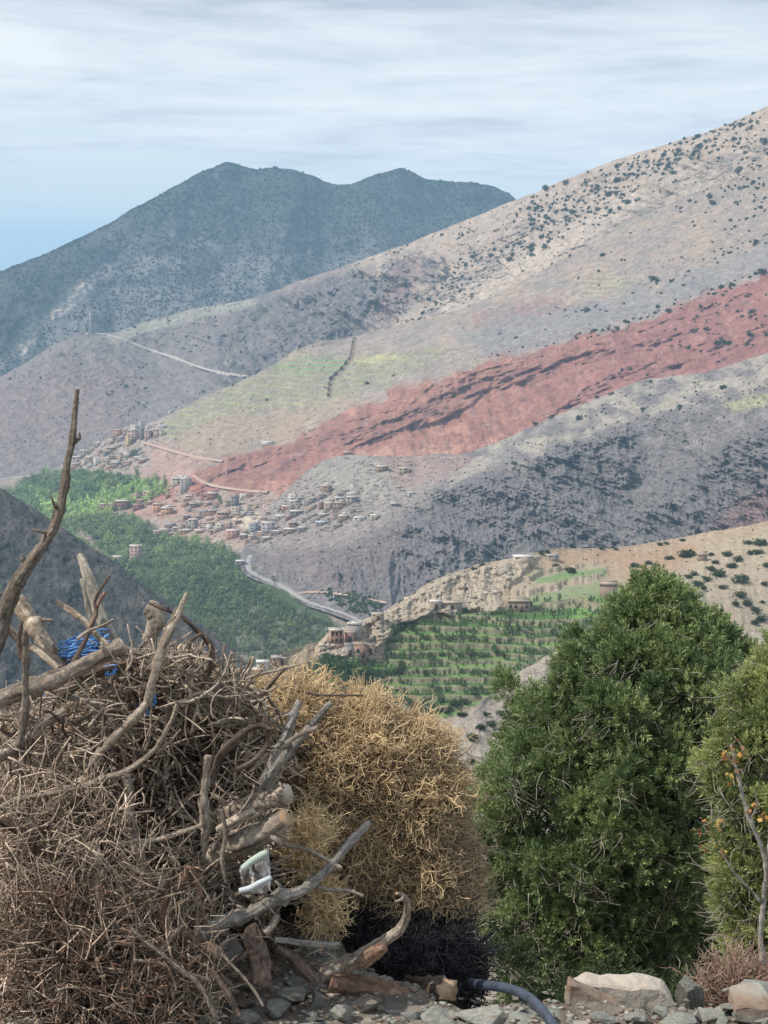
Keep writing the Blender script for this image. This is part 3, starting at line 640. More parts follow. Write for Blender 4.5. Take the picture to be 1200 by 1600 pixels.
def d4(x, y):
    d = np.full(x.shape, .028)
    d = d + .75*line_mask(x, y, [(900, 528), (960, 512), (1010, 500), (1050, 480), (1110, 458), (1210, 424)], 7)
    d = d + .32*line_mask(x, y, [(760, 560), (900, 530)], 6)
    d = d + .14*poly_mask(x, y, [(1010, 520), (1080, 480), (1220, 440), (1220, 540), (1020, 545)], 12)
    d = d + .35*line_mask(x, y, [(860, 490), (960, 480), (1080, 420), (1210, 375)], 6)
    d = d + .5*line_mask(x, y, [(1060, 330), (1110, 300), (1160, 290)], 8)
    d = d + .30*poly_mask(x, y, [(1110, 400), (1130, 300), (1240, 240), (1240, 370), (1140, 410)], 10)
    d = d + .10*poly_mask(x, y, [(330, 690), (420, 670), (500, 665), (400, 700), (330, 712)], 5)
    return d*(1-.93*poly_mask(x, y, redpoly, 6)*sstep(900, 870, x))
x, y = scatter(9500, (250, 230, 1230, 740), d4, 23); k = inlayer(L4, x, y, .4) & ~((x > 430) & (y > np.interp(x, np.linspace(330, 1260, L6.nx), L6.top))); x4, y4 = x[k], y[k]
s4 = (2.8+RNG.pareto(3.2, len(x4))*2.3).clip(0, 8.5)*np.where(x4 > 850, 1.3, .8)
x, y = scatter(5000, (480, 560, 1230, 900), lambda x, y: .05 + .16*sstep(-.1, .5, fbm(x/30, y/20, 3, 214)) + .4*line_mask(x, y, [(920, 660), (970, 640), (1060, 640), (1210, 600)], 6), 24)
k = inlayer(L6, x, y, .8) & ((x > 640) | (y > 850)); x6, y6 = x[k], y[k]; s6 = RNG.uniform(1.6, 4.2, len(x6))
fixed6 = [(1016, 598, 7), (1130, 608, 12), (1061, 639, 9), (955, 617, 8), (932, 598, 7), (862, 640, 9), (1005, 640, 8), (1062, 636, 7), (803, 726, 12), (838, 646, 8), (1070, 690, 7), (905, 655, 12)]
fixed4 = [(965, 515, 10), (985, 578, 7), (1085, 520, 9), (1141, 538, 10), (1166, 540, 9), (1103, 515, 8), (1075, 545, 8), (1120, 538, 13), (1132, 537, 10), (1115, 320, 9), (1028, 440, 8), (972, 580, 8)]
x6 = np.r_[x6, [f[0] for f in fixed6]]; y6 = np.r_[y6, [f[1] for f in fixed6]]; s6 = np.r_[s6, [f[2] for f in fixed6]]
x4 = np.r_[x4, [f[0] for f in fixed4]]; y4 = np.r_[y4, [f[1] for f in fixed4]]; s4 = np.r_[s4, [f[2] for f in fixed4]]
# a sprinkling of tiny scrub that roughens every bare slope
for L, box, nn, rg_, nm_, ddf in ((L3, (0, 160, 1230, 730), 15000, (1.0, 2.6), 'tan and grey upper slopes', lambda x, y: .25+.9*np.clip(fbm(x/45, y/25, 4, 261), 0, 1)), (L4, (240, 240, 1230, 740), 7000, (.9, 2.3), 'middle slopes', lambda x, y: (.2+.8*np.clip(fbm(x/40, y/20, 4, 262), 0, 1))*(1-.6*poly_mask(x, y, redpoly, 8))),
                               (L6, (400, 540, 1230, 980), 9000, (1.0, 2.8), 'grey rocky flank', lambda x, y: .2+.9*np.clip(fbm(x/26, y/20, 4, 263), 0, 1)), (L8, (0, 760, 420, 1060), 5000, (1.2, 3.2), 'dark left hillside', lambda x, y: .5+.9*np.clip(fbm(x/26, y/20, 4, 264), 0, 1)), (L9, (360, 815, 1230, 1000), 2600, (1.0, 3.4), 'near hill', lambda x, y: .1+.8*np.clip(fbm(x/30, y/15, 4, 265), 0, 1)),
                               (L9, (160, 1130, 1230, 1490), 2500, (2, 9), 'lower flank of the near hill', lambda x, y: .05+.9*np.clip(fbm(x/40, y/25, 4, 266), 0, 1)), (L10, (210, 1000, 1250, 1490), 3200, (1.5, 7), 'pale scree slope', lambda x, y: .03+.7*np.clip(fbm(x/40, y/25, 4, 267), 0, 1)*(1-.8*poly_mask(x, y, [(640, 1100), (830, 1040), (830, 1260), (640, 1260)], 8)))):
    x, y = scatter(nn, box, ddf, 41+nn % 7); k = inlayer(L, x, y, .5); x, y = x[k], y[k]; P_, s_ = put(L, x, y, RNG.uniform(rg_[0], rg_[1], len(x))**1.0); P_[:, 2] -= s_*.15
    merged('low_scrub', far_t, P_, s_, RNG.uniform(0, 6.28, len(x)), (np.array([.085, .085, .06]) if L is not L8 else np.array([.05, .055, .04]))*RNG.uniform(.6, 1.7, (len(x), 1)), m_scrub, label='tiny tufts of low scrub speckling the '+nm_, cat='scrub', kind='stuff')
allP, allS, allL = [], [], []
for L, xx, yy, ss, tagn in ((L3, x3, y3, s3, 0), (L4, x4, y4, s4, 1), (L6, x6, y6, s6, 2)):
    Pp, sc_ = put(L, xx, yy, ss); Pp[:, 2] -= sc_*.12; allP.append(Pp); allS.append(sc_); allL.append(np.c_[xx, yy, ss, np.full(len(xx), tagn)])
allP, allS, allL = np.concatenate(allP), np.concatenate(allS), np.concatenate(allL)
order = np.argsort(-allL[:, 2]); big, rest = order[:300], order[300:]
merged('scattered_scrub', mid_t[:4], allP[rest], allS[rest], RNG.uniform(0, 6.28, len(rest)), DARKG*RNG.uniform(.7, 1.4, (len(rest), 1)), m_scrub, label='small dark scrub thinly dotting the tan and red slopes', cat='scrub', kind='stuff')
def rmat(name, c, r=.3, trans=.1): return material(name, c, vary=.35, vscale=.8, rough=.85, obj_rand=r, trans=trans)
m_shrub = rmat('shrub_leaves', (.058, .075, .042), .35)
protos = [mesh_np('shrub', *(lambda t: (t[0], [t[1]]))(shrub_template(300+i, 70, .15, .85, 5)), m_shrub) for i in range(5)]
LAB = ['dark round shrub dotting the pale tan upper slope below the skyline', 'dark round shrub on the red slope or the bare slope just above it', 'dark round shrub on the grey rocky slope facing the village']
GRP = ['shrubs dotting the upper slope', 'shrubs dotting the red slope', 'shrubs dotting the grey rocky slope']
used = [0]*5
for n_, i in enumerate(big):
    j = n_ % 5; src = protos[j]
    o = src if not used[j] else src.copy()
    if used[j]: COL.objects.link(o)
    used[j] = 1; t = int(allL[i, 3]); o.name = 'shrub'
    xx_, yy_ = allL[i, 0], allL[i, 1]; tp_ = np.interp(xx_, np.linspace(-60, 1260, L3.nx), L3.top)
    if t == 0: lb_, gp_ = (('dark shrub standing out on the skyline of the tan upper slope' if yy_-tp_ < 8 else 'dark shrub in the dense diagonal belt below the tan skyline at right' if xx_ > 950 and yy_-tp_ < 60 else 'dark shrub in the column down the far right of the upper slope' if xx_ > 1100 else ('dark shrub on the tan slope right of the red-streaked gully' if xx_ < 700 else 'dark shrub on the tan slope just under the saddle by the far mountain' if yy_-tp_ < 45 and xx_ < 860 else 'dark shrub low among the purple rock bands of the tan slope' if yy_ > 400 else 'dark shrub high among the rock bands below the tan skyline' if yy_-tp_ < 60 else 'dark shrub beside the bright bare streak of the tan slope') if xx_ > 620 else 'dark shrub on the shaded rocky shoulder below the far mountain'), None)
    elif t == 1: lb_ = 'dark shrub on the bare tan slope above the red band' if yy_ < np.interp(xx_, [p[0] for p in redtop], [p[1] for p in redtop])-6 else ('dark shrub in the row along the upper edge of the red band' if yy_ < np.interp(xx_, [p[0] for p in redtop], [p[1] for p in redtop])+9 else 'dark shrub dotted on the open red slope at the right')
    else: lb_ = 'small dark shrub on the pale crest of the grey mountain flank' if yy_ < 680 else 'small dark shrub low on the grey rocky mountain flank'
    tag(o, lb_, 'shrub', 'shrubs: '+lb_[5:]); o.location = allP[i]; s = allS[i]; o.scale = (s, s, s*RNG.uniform(.8, 1.15)); o.rotation_euler = (0, 0, RNG.uniform(0, 6.28))

# ---- valley wood
def dw(x, y): return np.clip(poly_mask(x, y, [(20, 775), (30, 762), (70, 742), (120, 737), (190, 746), (240, 752), (258, 768), (215, 792), (150, 800), (215, 812), (245, 838), (330, 852), (375, 872), (410, 905), (440, 922), (520, 965), (560, 1000), (480, 1060), (-80, 1200), (-80, 800)], 6, 5, 25, 221), 0, 1)*(1-.8*poly_mask(x, y, [(112, 822), (135, 832), (172, 878), (150, 880)], 5))*(1-.3*sstep(950, 1020, y))*(1-.8*line_mask(x, y, [(195, 880), (260, 874), (320, 874)], 3))*(1-line_mask(x, y, [(372, 884), (388, 903), (425, 920), (462, 942), (510, 966), (566, 984)], 10))*(1-line_mask(x, y, [(380, 870), (384, 895)], 9))
x, y = scatter(9500, (0, 738, 560, 1070), dw, 25); k = inlayer(L4, x, y, .5); x, y = x[k], y[k]
o_ = np.argsort(y); x, y = x[o_], y[o_]
hpx = RNG.uniform(7, 15, len(x)); P, s = put(L4, x, y, hpx); P[:, 2] -= s*.1
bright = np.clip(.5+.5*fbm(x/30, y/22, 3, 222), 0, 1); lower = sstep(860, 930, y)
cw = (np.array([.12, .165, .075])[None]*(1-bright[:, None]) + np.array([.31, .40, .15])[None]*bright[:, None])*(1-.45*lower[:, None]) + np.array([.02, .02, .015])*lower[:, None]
strip = line_mask(x, y, [(240, 770), (200, 775), (160, 790), (110, 800), (80, 800)], 16)[:, None]; cw = cw*(1-strip) + np.array([.40, .52, .18])*strip
cw *= RNG.uniform(.75, 1.3, (len(x), 1))
tt = [tree_template(400+i, 70, .085, .8, 6, .12) for i in range(6)]
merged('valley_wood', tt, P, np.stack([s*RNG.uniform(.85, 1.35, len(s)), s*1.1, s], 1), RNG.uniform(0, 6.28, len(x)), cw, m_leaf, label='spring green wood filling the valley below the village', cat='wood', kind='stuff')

# low scrub climbing the bank beside the road
x, y = scatter(1500, (480, 920, 620, 985), lambda x, y: .5*poly_mask(x, y, [(500, 925), (560, 930), (600, 945), (590, 965), (545, 955)], 6), 26); k = inlayer(L6, x, y, .5)
if k.any():
    P, s = put(L6, x[k], y[k], RNG.uniform(3, 7, k.sum())); merged('roadside_scrub', mid_t, P, s, RNG.uniform(0, 6.28, len(s)), np.array([.08, .12, .05])*RNG.uniform(.7, 1.3, (len(s), 1)), m_scrub, label='green scrub on the bank above the grey road', cat='scrub', kind='stuff')

# ---- single trees (trunk + crown)
def make_tree(name, label, cat, L, px, py, hpx, tmpl, col, slim=1.0, group=None, proto=None, trunk=True, sink=.05):
    P, h = put(L, px, py, hpx); P = np.array(P)
    e = empty(name, P, random.uniform(0, 6.28)); e.location.z -= h*sink; e.scale = (h*slim, h*slim, h); tag(e, label, cat, group)
    if proto is None:
        cr = mesh_np('crown', tmpl[0], [tmpl[1]], col, parent=e)
        if trunk: V, Fq = stem_template(); mesh_np('trunk', V, Fq, m_bark, parent=e)
    else:
        for ch in proto.children: c_ = ch.copy(); COL.objects.link(c_); c_.parent = e
    return e
m_spring = rmat('spring_leaves', (.20, .30, .09), .25, .25); m_dgreen = rmat('dark_leaves', (.08, .125, .055), .3, .15); m_grn = rmat('green_leaves', (.13, .22, .075), .3, .2)
make_tree('poplar', 'slim pale green poplar at the edge of the wood below the bare bank', 'tree', L4, 258, 762, 22, tree_template(500, 120, .06, .35, 8, .1), m_spring)
make_tree('village_tree', 'small green tree beside the terracotta house in the middle village', 'tree', L4, 344, 786, 13, tree_template(501, 120, .09, .8, 6), m_spring)
make_tree('village_tree', 'dark green tree among rubble in the far village', 'tree', L4, 210, 714, 13, tree_template(502, 160, .09, 1.3, 6), m_dgreen)
make_tree('valley_tree', 'green tree in the dip just left of the pink near houses', 'tree', L9, 361, 1058, 26, tree_template(503, 200, .06, .6, 8, .1), m_spring)
pr = None
OW = 'leftmost second third fourth fifth sixth seventh eighth ninth tenth eleventh twelfth thirteenth fourteenth fifteenth sixteenth seventeenth eighteenth nineteenth twentieth'.split() + ['twenty-'+w_ for w_ in 'first second third fourth fifth sixth seventh eighth ninth tenth'.split()]
def ordw(n): return OW[n] if n == 0 else OW[n]+' from the left'
GRV = [508, 524, 540, 556, 482, 470, 574, 590, 532, 612, 628, 500]
ORDX = {i: ordw(sorted(GRV).index(v)) for i, v in enumerate(GRV)}
for i, (a, b, h) in enumerate([(508, 1058, 34), (524, 1062, 36), (540, 1058, 32), (556, 1066, 34), (482, 1062, 26), (470, 1066, 20), (574, 1072, 30), (590, 1060, 22), (532, 1076, 30), (612, 1056, 20), (628, 1052, 17), (500, 1076, 26)]):
    e = make_tree('orchard_tree', f'leafy green tree, {ORDX[i]} in the grove below the pink near houses', 'tree', L9, a, b, h, tree_template(510+i % 4, 420, .055, .95, 8, .1), m_grn if i % 2 else m_dgreen, group='trees below the near houses', slim=1.0)

# terrace trees
rng = np.random.default_rng(31); cand = []
for yy in np.arange(946, 1128, 9.0):
    xx = 560.0
    while xx < 990:
        xx += rng.uniform(4.2, 7.5); cand.append((xx, yy + rng.normal()*1.5, yy))
cand = np.array(cand); m_ = poly_mask(cand[:, 0], cand[:, 1], [(600, 1040), (612, 985), (655, 968), (790, 958), (840, 938), (930, 925), (990, 930), (990, 1010), (900, 1060), (780, 1090), (700, 1122), (640, 1120), (570, 1085), (560, 1045)], 5)
k = (m_ > .5) & (rng.uniform(size=len(cand)) < .66 + .9*fbm(cand[:, 0]/60, cand[:, 1]/14, 2, 231)); cand = cand[k]
hp = rng.uniform(7.5, 13, len(cand)); P, s = put(L9, cand[:, 0], cand[:, 1], hp); order = np.argsort(-hp)
rest = order[300:]
tA = [tree_template(520+i, 80, .075, .5, 7, .1) for i in range(4)]
if len(rest): merged('terrace_saplings', tA, P[rest]-np.array([0, 0, .2]), s[rest], rng.uniform(0, 6, len(rest)), np.array([.105, .165, .065])*rng.uniform(.6, 1.4, (len(rest), 1)), m_leaf, label='small saplings filling the gaps between the rows on the terraces', cat='saplings', kind='stuff')
pps = []
def nth(n): return f"{n}{'th' if 10 < n % 100 < 14 else {1: 'st', 2: 'nd', 3: 'rd'}.get(n % 10, 'th')}"
tlab = {}; chosen = order[:300]; rws = sorted(set(cand[chosen, 2]))
for ri, yv in enumerate(rws):
    ii = [i for i in chosen if cand[i, 2] == yv]
    for n_, i in enumerate(sorted(ii, key=lambda i: cand[i, 0])): tlab[i] = f"{'small' if hp[i] < 12 else 'taller'} young tree, {nth(n_+1)} from the left in terrace row {nth(ri+1)} from the top"
for n_, i in enumerate(order[:300]):
    if n_ < 6:
        e = make_tree('terrace_tree', tlab[i], 'tree', L9, cand[i, 0], cand[i, 1], hp[i], tree_template(530+n_, 110, .07, .55+.1*(n_ % 3), 7, .12), [m_grn, m_dgreen, m_dgreen][n_ % 3], group='young trees in rows on the green terraces'); pps.append(e)
    else:
        make_tree('terrace_tree', tlab[i], 'tree', L9, cand[i, 0], cand[i, 1], hp[i], None, None, group='young trees in rows on the green terraces', proto=pps[n_ % 6])

# shrubs on the near hill and the pale slope, each with its own stem and crown
m_jun = rmat('juniper_leaves', (.052, .075, .036), .3, .1)
sh9 = [(890, 898, 17, 'large dark round shrub on bare ground between the white hut and the tan hill top'), (868, 888, 10, 'small dark shrub right beside the grey flat hut on the hill crest'), (846, 866, 12, 'dark shrub on the crest left of the grey flat hut'), (855, 864, 9, 'smaller dark shrub on the crest touching its larger neighbour by the grey hut'),
       (741, 890, 9, 'low dark shrub on the rocky crest left of the white hut'), (754, 884, 8, 'tiny dark shrub on the crest just left of the white hut'), (940, 858, 9, 'small shrub on the skyline of the tan hill above the square adobe house'), (963, 859, 8, 'second small shrub on the tan hill skyline above the adobe house'),
       (1030, 852, 9, 'dark shrub on the tan skyline, left one of a close pair'), (1041, 850, 9, 'dark shrub on the tan skyline, right one of a close pair'), (1066, 845, 9, 'lone shrub on the tan skyline above the orange-brown patch'),
       (993, 886, 14, 'dark shrub above its lower twin on the tan hill'), (1012, 881, 12, 'dark shrub right of the stacked pair on the tan hill'), (994, 895, 12, 'lower shrub of the stacked pair on the tan hill'), (1045, 874, 13, 'small wide shrub on the tan hill left of the longest one'), (1072, 869, 26, 'longest flat dark shrub on the tan hill')]
clust = [(1088, 918, 20), (1103, 908, 16), (1122, 900, 22), (1142, 886, 18), (1110, 892, 14), (1154, 876, 16), (1172, 866, 12), (1187, 852, 20), (1184, 866, 15), (1157, 910, 24), (1156, 932, 18), (1148, 945, 14), (1166, 945, 16), (1180, 956, 16), (1191, 942, 9), (1098, 922, 12), (1074, 908, 14),
         (1058, 922, 16), (1190, 970, 18), (1178, 975, 15), (1130, 920, 14), (1137, 868, 16), (1170, 850, 14), (1118, 880, 12), (1196, 915, 12), (1085, 900, 12), (1052, 905, 12), (1198, 885, 14), (1110, 868, 9)]
hills = [(652, 1110, 18), (668, 1118, 20), (684, 1112, 18), (700, 1116, 16), (640, 1100, 14), (712, 1108, 18), (728, 1102, 15), (745, 1092, 16), (760, 1084, 14), (775, 1074, 14), (788, 1066, 12), (690, 1100, 12), (620, 1098, 12)]
pale = [(738, 1155, 20), (752, 1140, 17), (770, 1135, 20), (786, 1118, 18), (774, 1150, 14), (735, 1192, 16), (748, 1203, 10), (722, 1118, 14), (795, 1100, 14), (700, 1172, 7), (760, 1118, 12)]
js = [None]*4
def near_shrub(L, a, b, w, label, group, i):
    P, s = put(L, a, b, w); e = empty('juniper_shrub', P, random.uniform(0, 6)); e.location.z -= s*.08; e.scale = (s*random.uniform(.9, 1.2), s, s*random.uniform(.75, 1.0)); tag(e, label, 'shrub', group)
    if js[i % 4] is None:
        t = shrub_template(600+i, 420, .065, .75, 9); mesh_np('crown', t[0], [t[1]], m_jun, parent=e); V, Fq = stem_template(.4, .04); mesh_np('trunk', V, Fq, m_bark, parent=e); js[i % 4] = e
    else:
        for ch in js[i % 4].children: c_ = ch.copy(); COL.objects.link(c_); c_.parent = e
i = 0
for a, b, w, lab in sh9: near_shrub(L9, a, b, w, lab, None, i); i += 1
for a, b, w in clust: near_shrub(L9, a, b, w, f'dark juniper shrub, {ordw(sorted(clust).index((a, b, w)))} on the spotted pale slope', 'junipers on the pale slope at the right', i); i += 1
for a, b, w in hills: near_shrub(L9, a, b, w, f'dark bushy shrub, {ordw(sorted(hills).index((a, b, w)))} along the terrace foot', 'shrubs along the foot of the terraces', i); i += 1
for a, b, w in pale: near_shrub(L10, a, b, w, f'grey-green shrub, {ordw(sorted(pale).index((a, b, w)))} on the pale scree slope', 'shrubs on the pale scree slope', i); i += 1

# boulders on the rocky spur of the near hill
def hull_rock(seed, flat=.7, n=16, sub=0):
    import bmesh
    rng = np.random.default_rng(seed); bm = bmesh.new()
    p = rng.normal(size=(n, 3)); p /= np.linalg.norm(p, axis=1, keepdims=True); p *= rng.uniform(.75, 1.05, (n, 1)); p[:, 2] *= flat
    for q_ in p: bm.verts.new(q_)
    r = bmesh.ops.convex_hull(bm, input=bm.verts)
    bmesh.ops.delete(bm, geom=[g for g in r['geom_interior'] if isinstance(g, bmesh.types.BMVert)], context='VERTS')
    if sub:
        bmesh.ops.bevel(bm, geom=bm.edges[:], offset=.035, segments=1, affect='EDGES', profile=.6)
        bmesh.ops.triangulate(bm, faces=bm.faces[:])
        for _ in range(sub): bmesh.ops.subdivide_edges(bm, edges=bm.edges[:], cuts=1, use_grid_fill=True)
        for v in bm.verts:
            c = v.co; d = mnoise.fractal(c*2.2+Vector((seed, 0, 0)), 1.0, 2.0, 5)*.05 + mnoise.fractal(c*9+Vector((seed, 3, 0)), 1.0, 2.0, 3)*.012
            v.co = c + c.normalized()*d
    me = bpy.data.meshes.new('rock'); bm.to_mesh(me); bm.free(); return me
x, y = scatter(1500, (500, 865, 860, 1045), lambda x, y: poly_mask(x, y, [(500, 1030), (500, 990), (560, 965), (640, 930), (700, 895), (800, 868), (840, 872), (800, 900), (780, 930), (760, 950), (650, 962), (612, 985), (590, 1030)], 5), 27)
k = inlayer(L9, x, y, .5); x, y = x[k], y[k]; w = np.minimum(RNG.pareto(2.2, len(x))*4+3.0, 17); P, s = put(L9, x, y, w)
V0, F0 = [], []
for i in range(4):
    me = hull_rock(700+i, .6, 12); V_ = np.array([v.co[:] for v in me.vertices])*.5; 
    me.calc_loop_triangles(); F_ = np.array([t.vertices[:] for t in me.loop_triangles]); V0.append((V_, F_)); bpy.data.meshes.remove(me)
o = None
Vs, Fs, Cs, off = [], [], [], 0
for i in range(len(x)):
    TV, TF = V0[i % 4]; a_ = RNG.uniform(0, 6.28); c_, s_ = math.cos(a_), math.sin(a_)
    Vx = TV*s[i]; Vs.append(np.c_[Vx[:, 0]*c_-Vx[:, 1]*s_, Vx[:, 0]*s_+Vx[:, 1]*c_, Vx[:, 2]]+P[i]); Fs.append(TF+off); off += len(TV); Cs.append(np.tile(np.array([.36, .31, .245])*RNG.uniform(.45, 1.35), (len(TV), 1)))
o = mesh_np('hill_rubble', np.concatenate(Vs), [np.concatenate(Fs)], material('rubble', attr=True, vary=.2, vscale=1, rough=1, spec=0), np.concatenate(Cs)); tag(o, 'pale broken rocks covering the spur above the near houses', 'rubble', kind='stuff')
# ================================================================== HOUSES
HC = dict(salmon=(.44, .25, .185), pink=(.42, .285, .24), yellow=(.52, .38, .20), grey=(.31, .275, .25), darkgrey=(.20, .18, .17), white=(.54, .50, .46), redbrown=(.26, .12, .095), brown=(.27, .185, .14),
          tan=(.38, .30, .22), cream=(.48, .41, .33), orange=(.52, .29, .16), bluegrey=(.27, .30, .31), lilac=(.38, .345, .34), adobe=(.30, .22, .165), brick=(.38, .235, .185), stone=(.34, .29, .23))
HN = dict(salmon='salmon pink', pink='dusty pink', yellow='yellow', grey='grey', darkgrey='dark grey', white='whitewashed', redbrown='red-brown', brown='brown', tan='tan', cream='cream', orange='orange', bluegrey='blue-grey',
          lilac='pale lilac-grey', adobe='brown adobe', brick='brick pink', stone='rough stone')
wallm = {k: material('wall_'+k, v, vary=.14, vscale=.35, bump=.3, bscale=2, bdist=.1, second=tuple(c*.8 for c in v), second_scale=.12) for k, v in HC.items()}
roofm = {k: material('roof_'+k, v, vary=.12, vscale=.4) for k, v in dict(pale=(.52, .47, .41), white=(.55, .53, .49), tan=(.40, .32, .25), brown=(.27, .21, .17), grey=(.33, .32, .31), blue=(.42, .46, .52)).items()}
m_win = material('window_dark', (.07, .065, .065), vary=0, rough=.4); m_frame = material('window_frame', (.45, .42, .38), vary=0)
m_door = material('door_wood', (.10, .07, .05), vary=.2, vscale=2)
def boxes(bs):
    V, Fq = [], []
    for (x0, x1, y0, y1, z0, z1) in bs:
        n = len(V); V += [(x, y, z) for x in (x0, x1) for y in (y0, y1) for z in (z0, z1)]
        Fq += [(n+a, n+b, n+c, n+d) for a, b, c, d in ((0, 1, 3, 2), (4, 6, 7, 5), (0, 4, 5, 1), (2, 3, 7, 6), (0, 2, 6, 4), (1, 5, 7, 3))]
    return np.array(V, float), [np.array(Fq)]
def pick(px, py):
    t9 = np.interp(px, np.linspace(L9.x0, L9.x1, L9.nx), L9.top); t6 = np.interp(px, np.linspace(L6.x0, L6.x1, L6.nx), L6.top)
    if py > t9 - 6 and px > 330 and py > 840 and (py > 930 or px > 700): return L9
    if px > 345 and py > t6: return L6
    return L4
hr = random.Random(5)
def house(x0, x1, yb, h, wall, roof, label, cat='house', floors=None, rz=None, wins='auto', open_front=False, deep=.85, layer=None, split=None):
    xc = (x0+x1)/2; L = layer or pick(xc, yb); P = L.lookup(xc, yb-.4); k = mpp(P[1])
    if rz is None: rz = hr.choice((-1, 1, 1))*hr.uniform(3, 13)
    a = R(rz); w_s = (x1-x0)*k; W = w_s/(abs(math.cos(a))+deep*abs(math.sin(a))); Dp = W*deep; H = max(h*k, 2.2)
    e = empty('house', P, a); tag(e, label, cat, GROUP)
    e.location.y += Dp*.35
    hw, hd = W/2, Dp/2; fl = floors or max(1, round(H/3.1)); fh = H/fl
    if open_front:      # veranda: recessed front with posts
        bs = [(-hw, hw, -hd+W*.22, hd, -H*.5, H*.97), (-hw, hw, -hd, -hd+W*.22, -H*.5, .25)]
        for i in range(4):
            px_ = -hw + .18 + (W-.36)*i/3; bs.append((px_-.18, px_+.18, -hd+.02, -hd+.38, .25, H*.97))
    else: bs = [(-hw, hw, -hd, hd, -H*.6, H)]
    mesh_np('wall', *boxes(bs), wallm[wall], parent=e)
    o_ = .16+W*.012
    rb = [(-hw-o_, hw+o_, -hd-o_, hd+o_, H, H+.22)] if h < 14 else [(-hw-o_, hw+o_, -hd-o_, hd+o_, H, H+.22), (-hw-o_, hw+o_, -hd-o_, -hd-o_+.25, H+.22, H+.55), (-hw-o_, hw+o_, hd+o_-.25, hd+o_, H+.22, H+.55), (-hw-o_, -hw-o_+.25, -hd-o_+.25, hd+o_-.25, H+.22, H+.55), (hw+o_-.25, hw+o_, -hd-o_+.25, hd+o_-.25, H+.22, H+.55)]
    if fl > 1 and hr.random() < .35: rb.append((-hw*.2, hw*.6, -hd*.1, hd*.7, H+.22, H+2.3))   # stair head on the roof
    mesh_np('roof', *boxes(rb), roofm[roof], parent=e)
    if wins and h >= 5:
        nx_ = max(1, int(W/3.4)) if wins == 'auto' else wins
        for f in range(fl):
            zc_ = fh*f + fh*.55
            for i in range(nx_):
                xc_ = -hw + W*(i+.5)/nx_; ww, wh = min(.62, W/nx_*.3), min(.75, fh*.26)
                if f == 0 and i == nx_//2 and not open_front: mesh_np('door', *boxes([(xc_-.6, xc_+.6, -hd-.06, -hd+.05, 0, min(2.2, fh*.75))]), m_door, parent=e); continue
                yo = -hd + (W*.22 if open_front else 0)
                wo_ = mesh_np('window', *boxes([(xc_-ww, xc_+ww, yo-.05, yo+.05, zc_-wh, zc_+wh)]), m_win, parent=e)
                if h > 12: mesh_np('frame', *boxes([(xc_-ww-.12, xc_+ww+.12, yo-.12, yo+.02, zc_-wh-.14, zc_-wh), (xc_-ww-.1, xc_-ww, yo-.09, yo+.02, zc_-wh, zc_+wh), (xc_+ww, xc_+ww+.1, yo-.09, yo+.02, zc_-wh, zc_+wh)]), m_frame, parent=wo_)
            if fl > 0 and Dp > 4:
                sgn = -1 if rz > 0 else 1   # the side turned to us
                sx = (-hw if rz < 0 else hw)
                sx = hw if rz > 0 else -hw
                sx = -sx
                mesh_np('window', *boxes([(sx-.05, sx+.05, -.55, .55, zc_-.6, zc_+.6)]), m_win, parent=e)
    return e
ORD = ['leftmost', 'second from the left', 'third from the left', 'fourth from the left', 'fifth from the left', 'sixth from the left', 'seventh from the left', 'eighth from the left', 'ninth from the left', 'tenth from the left']
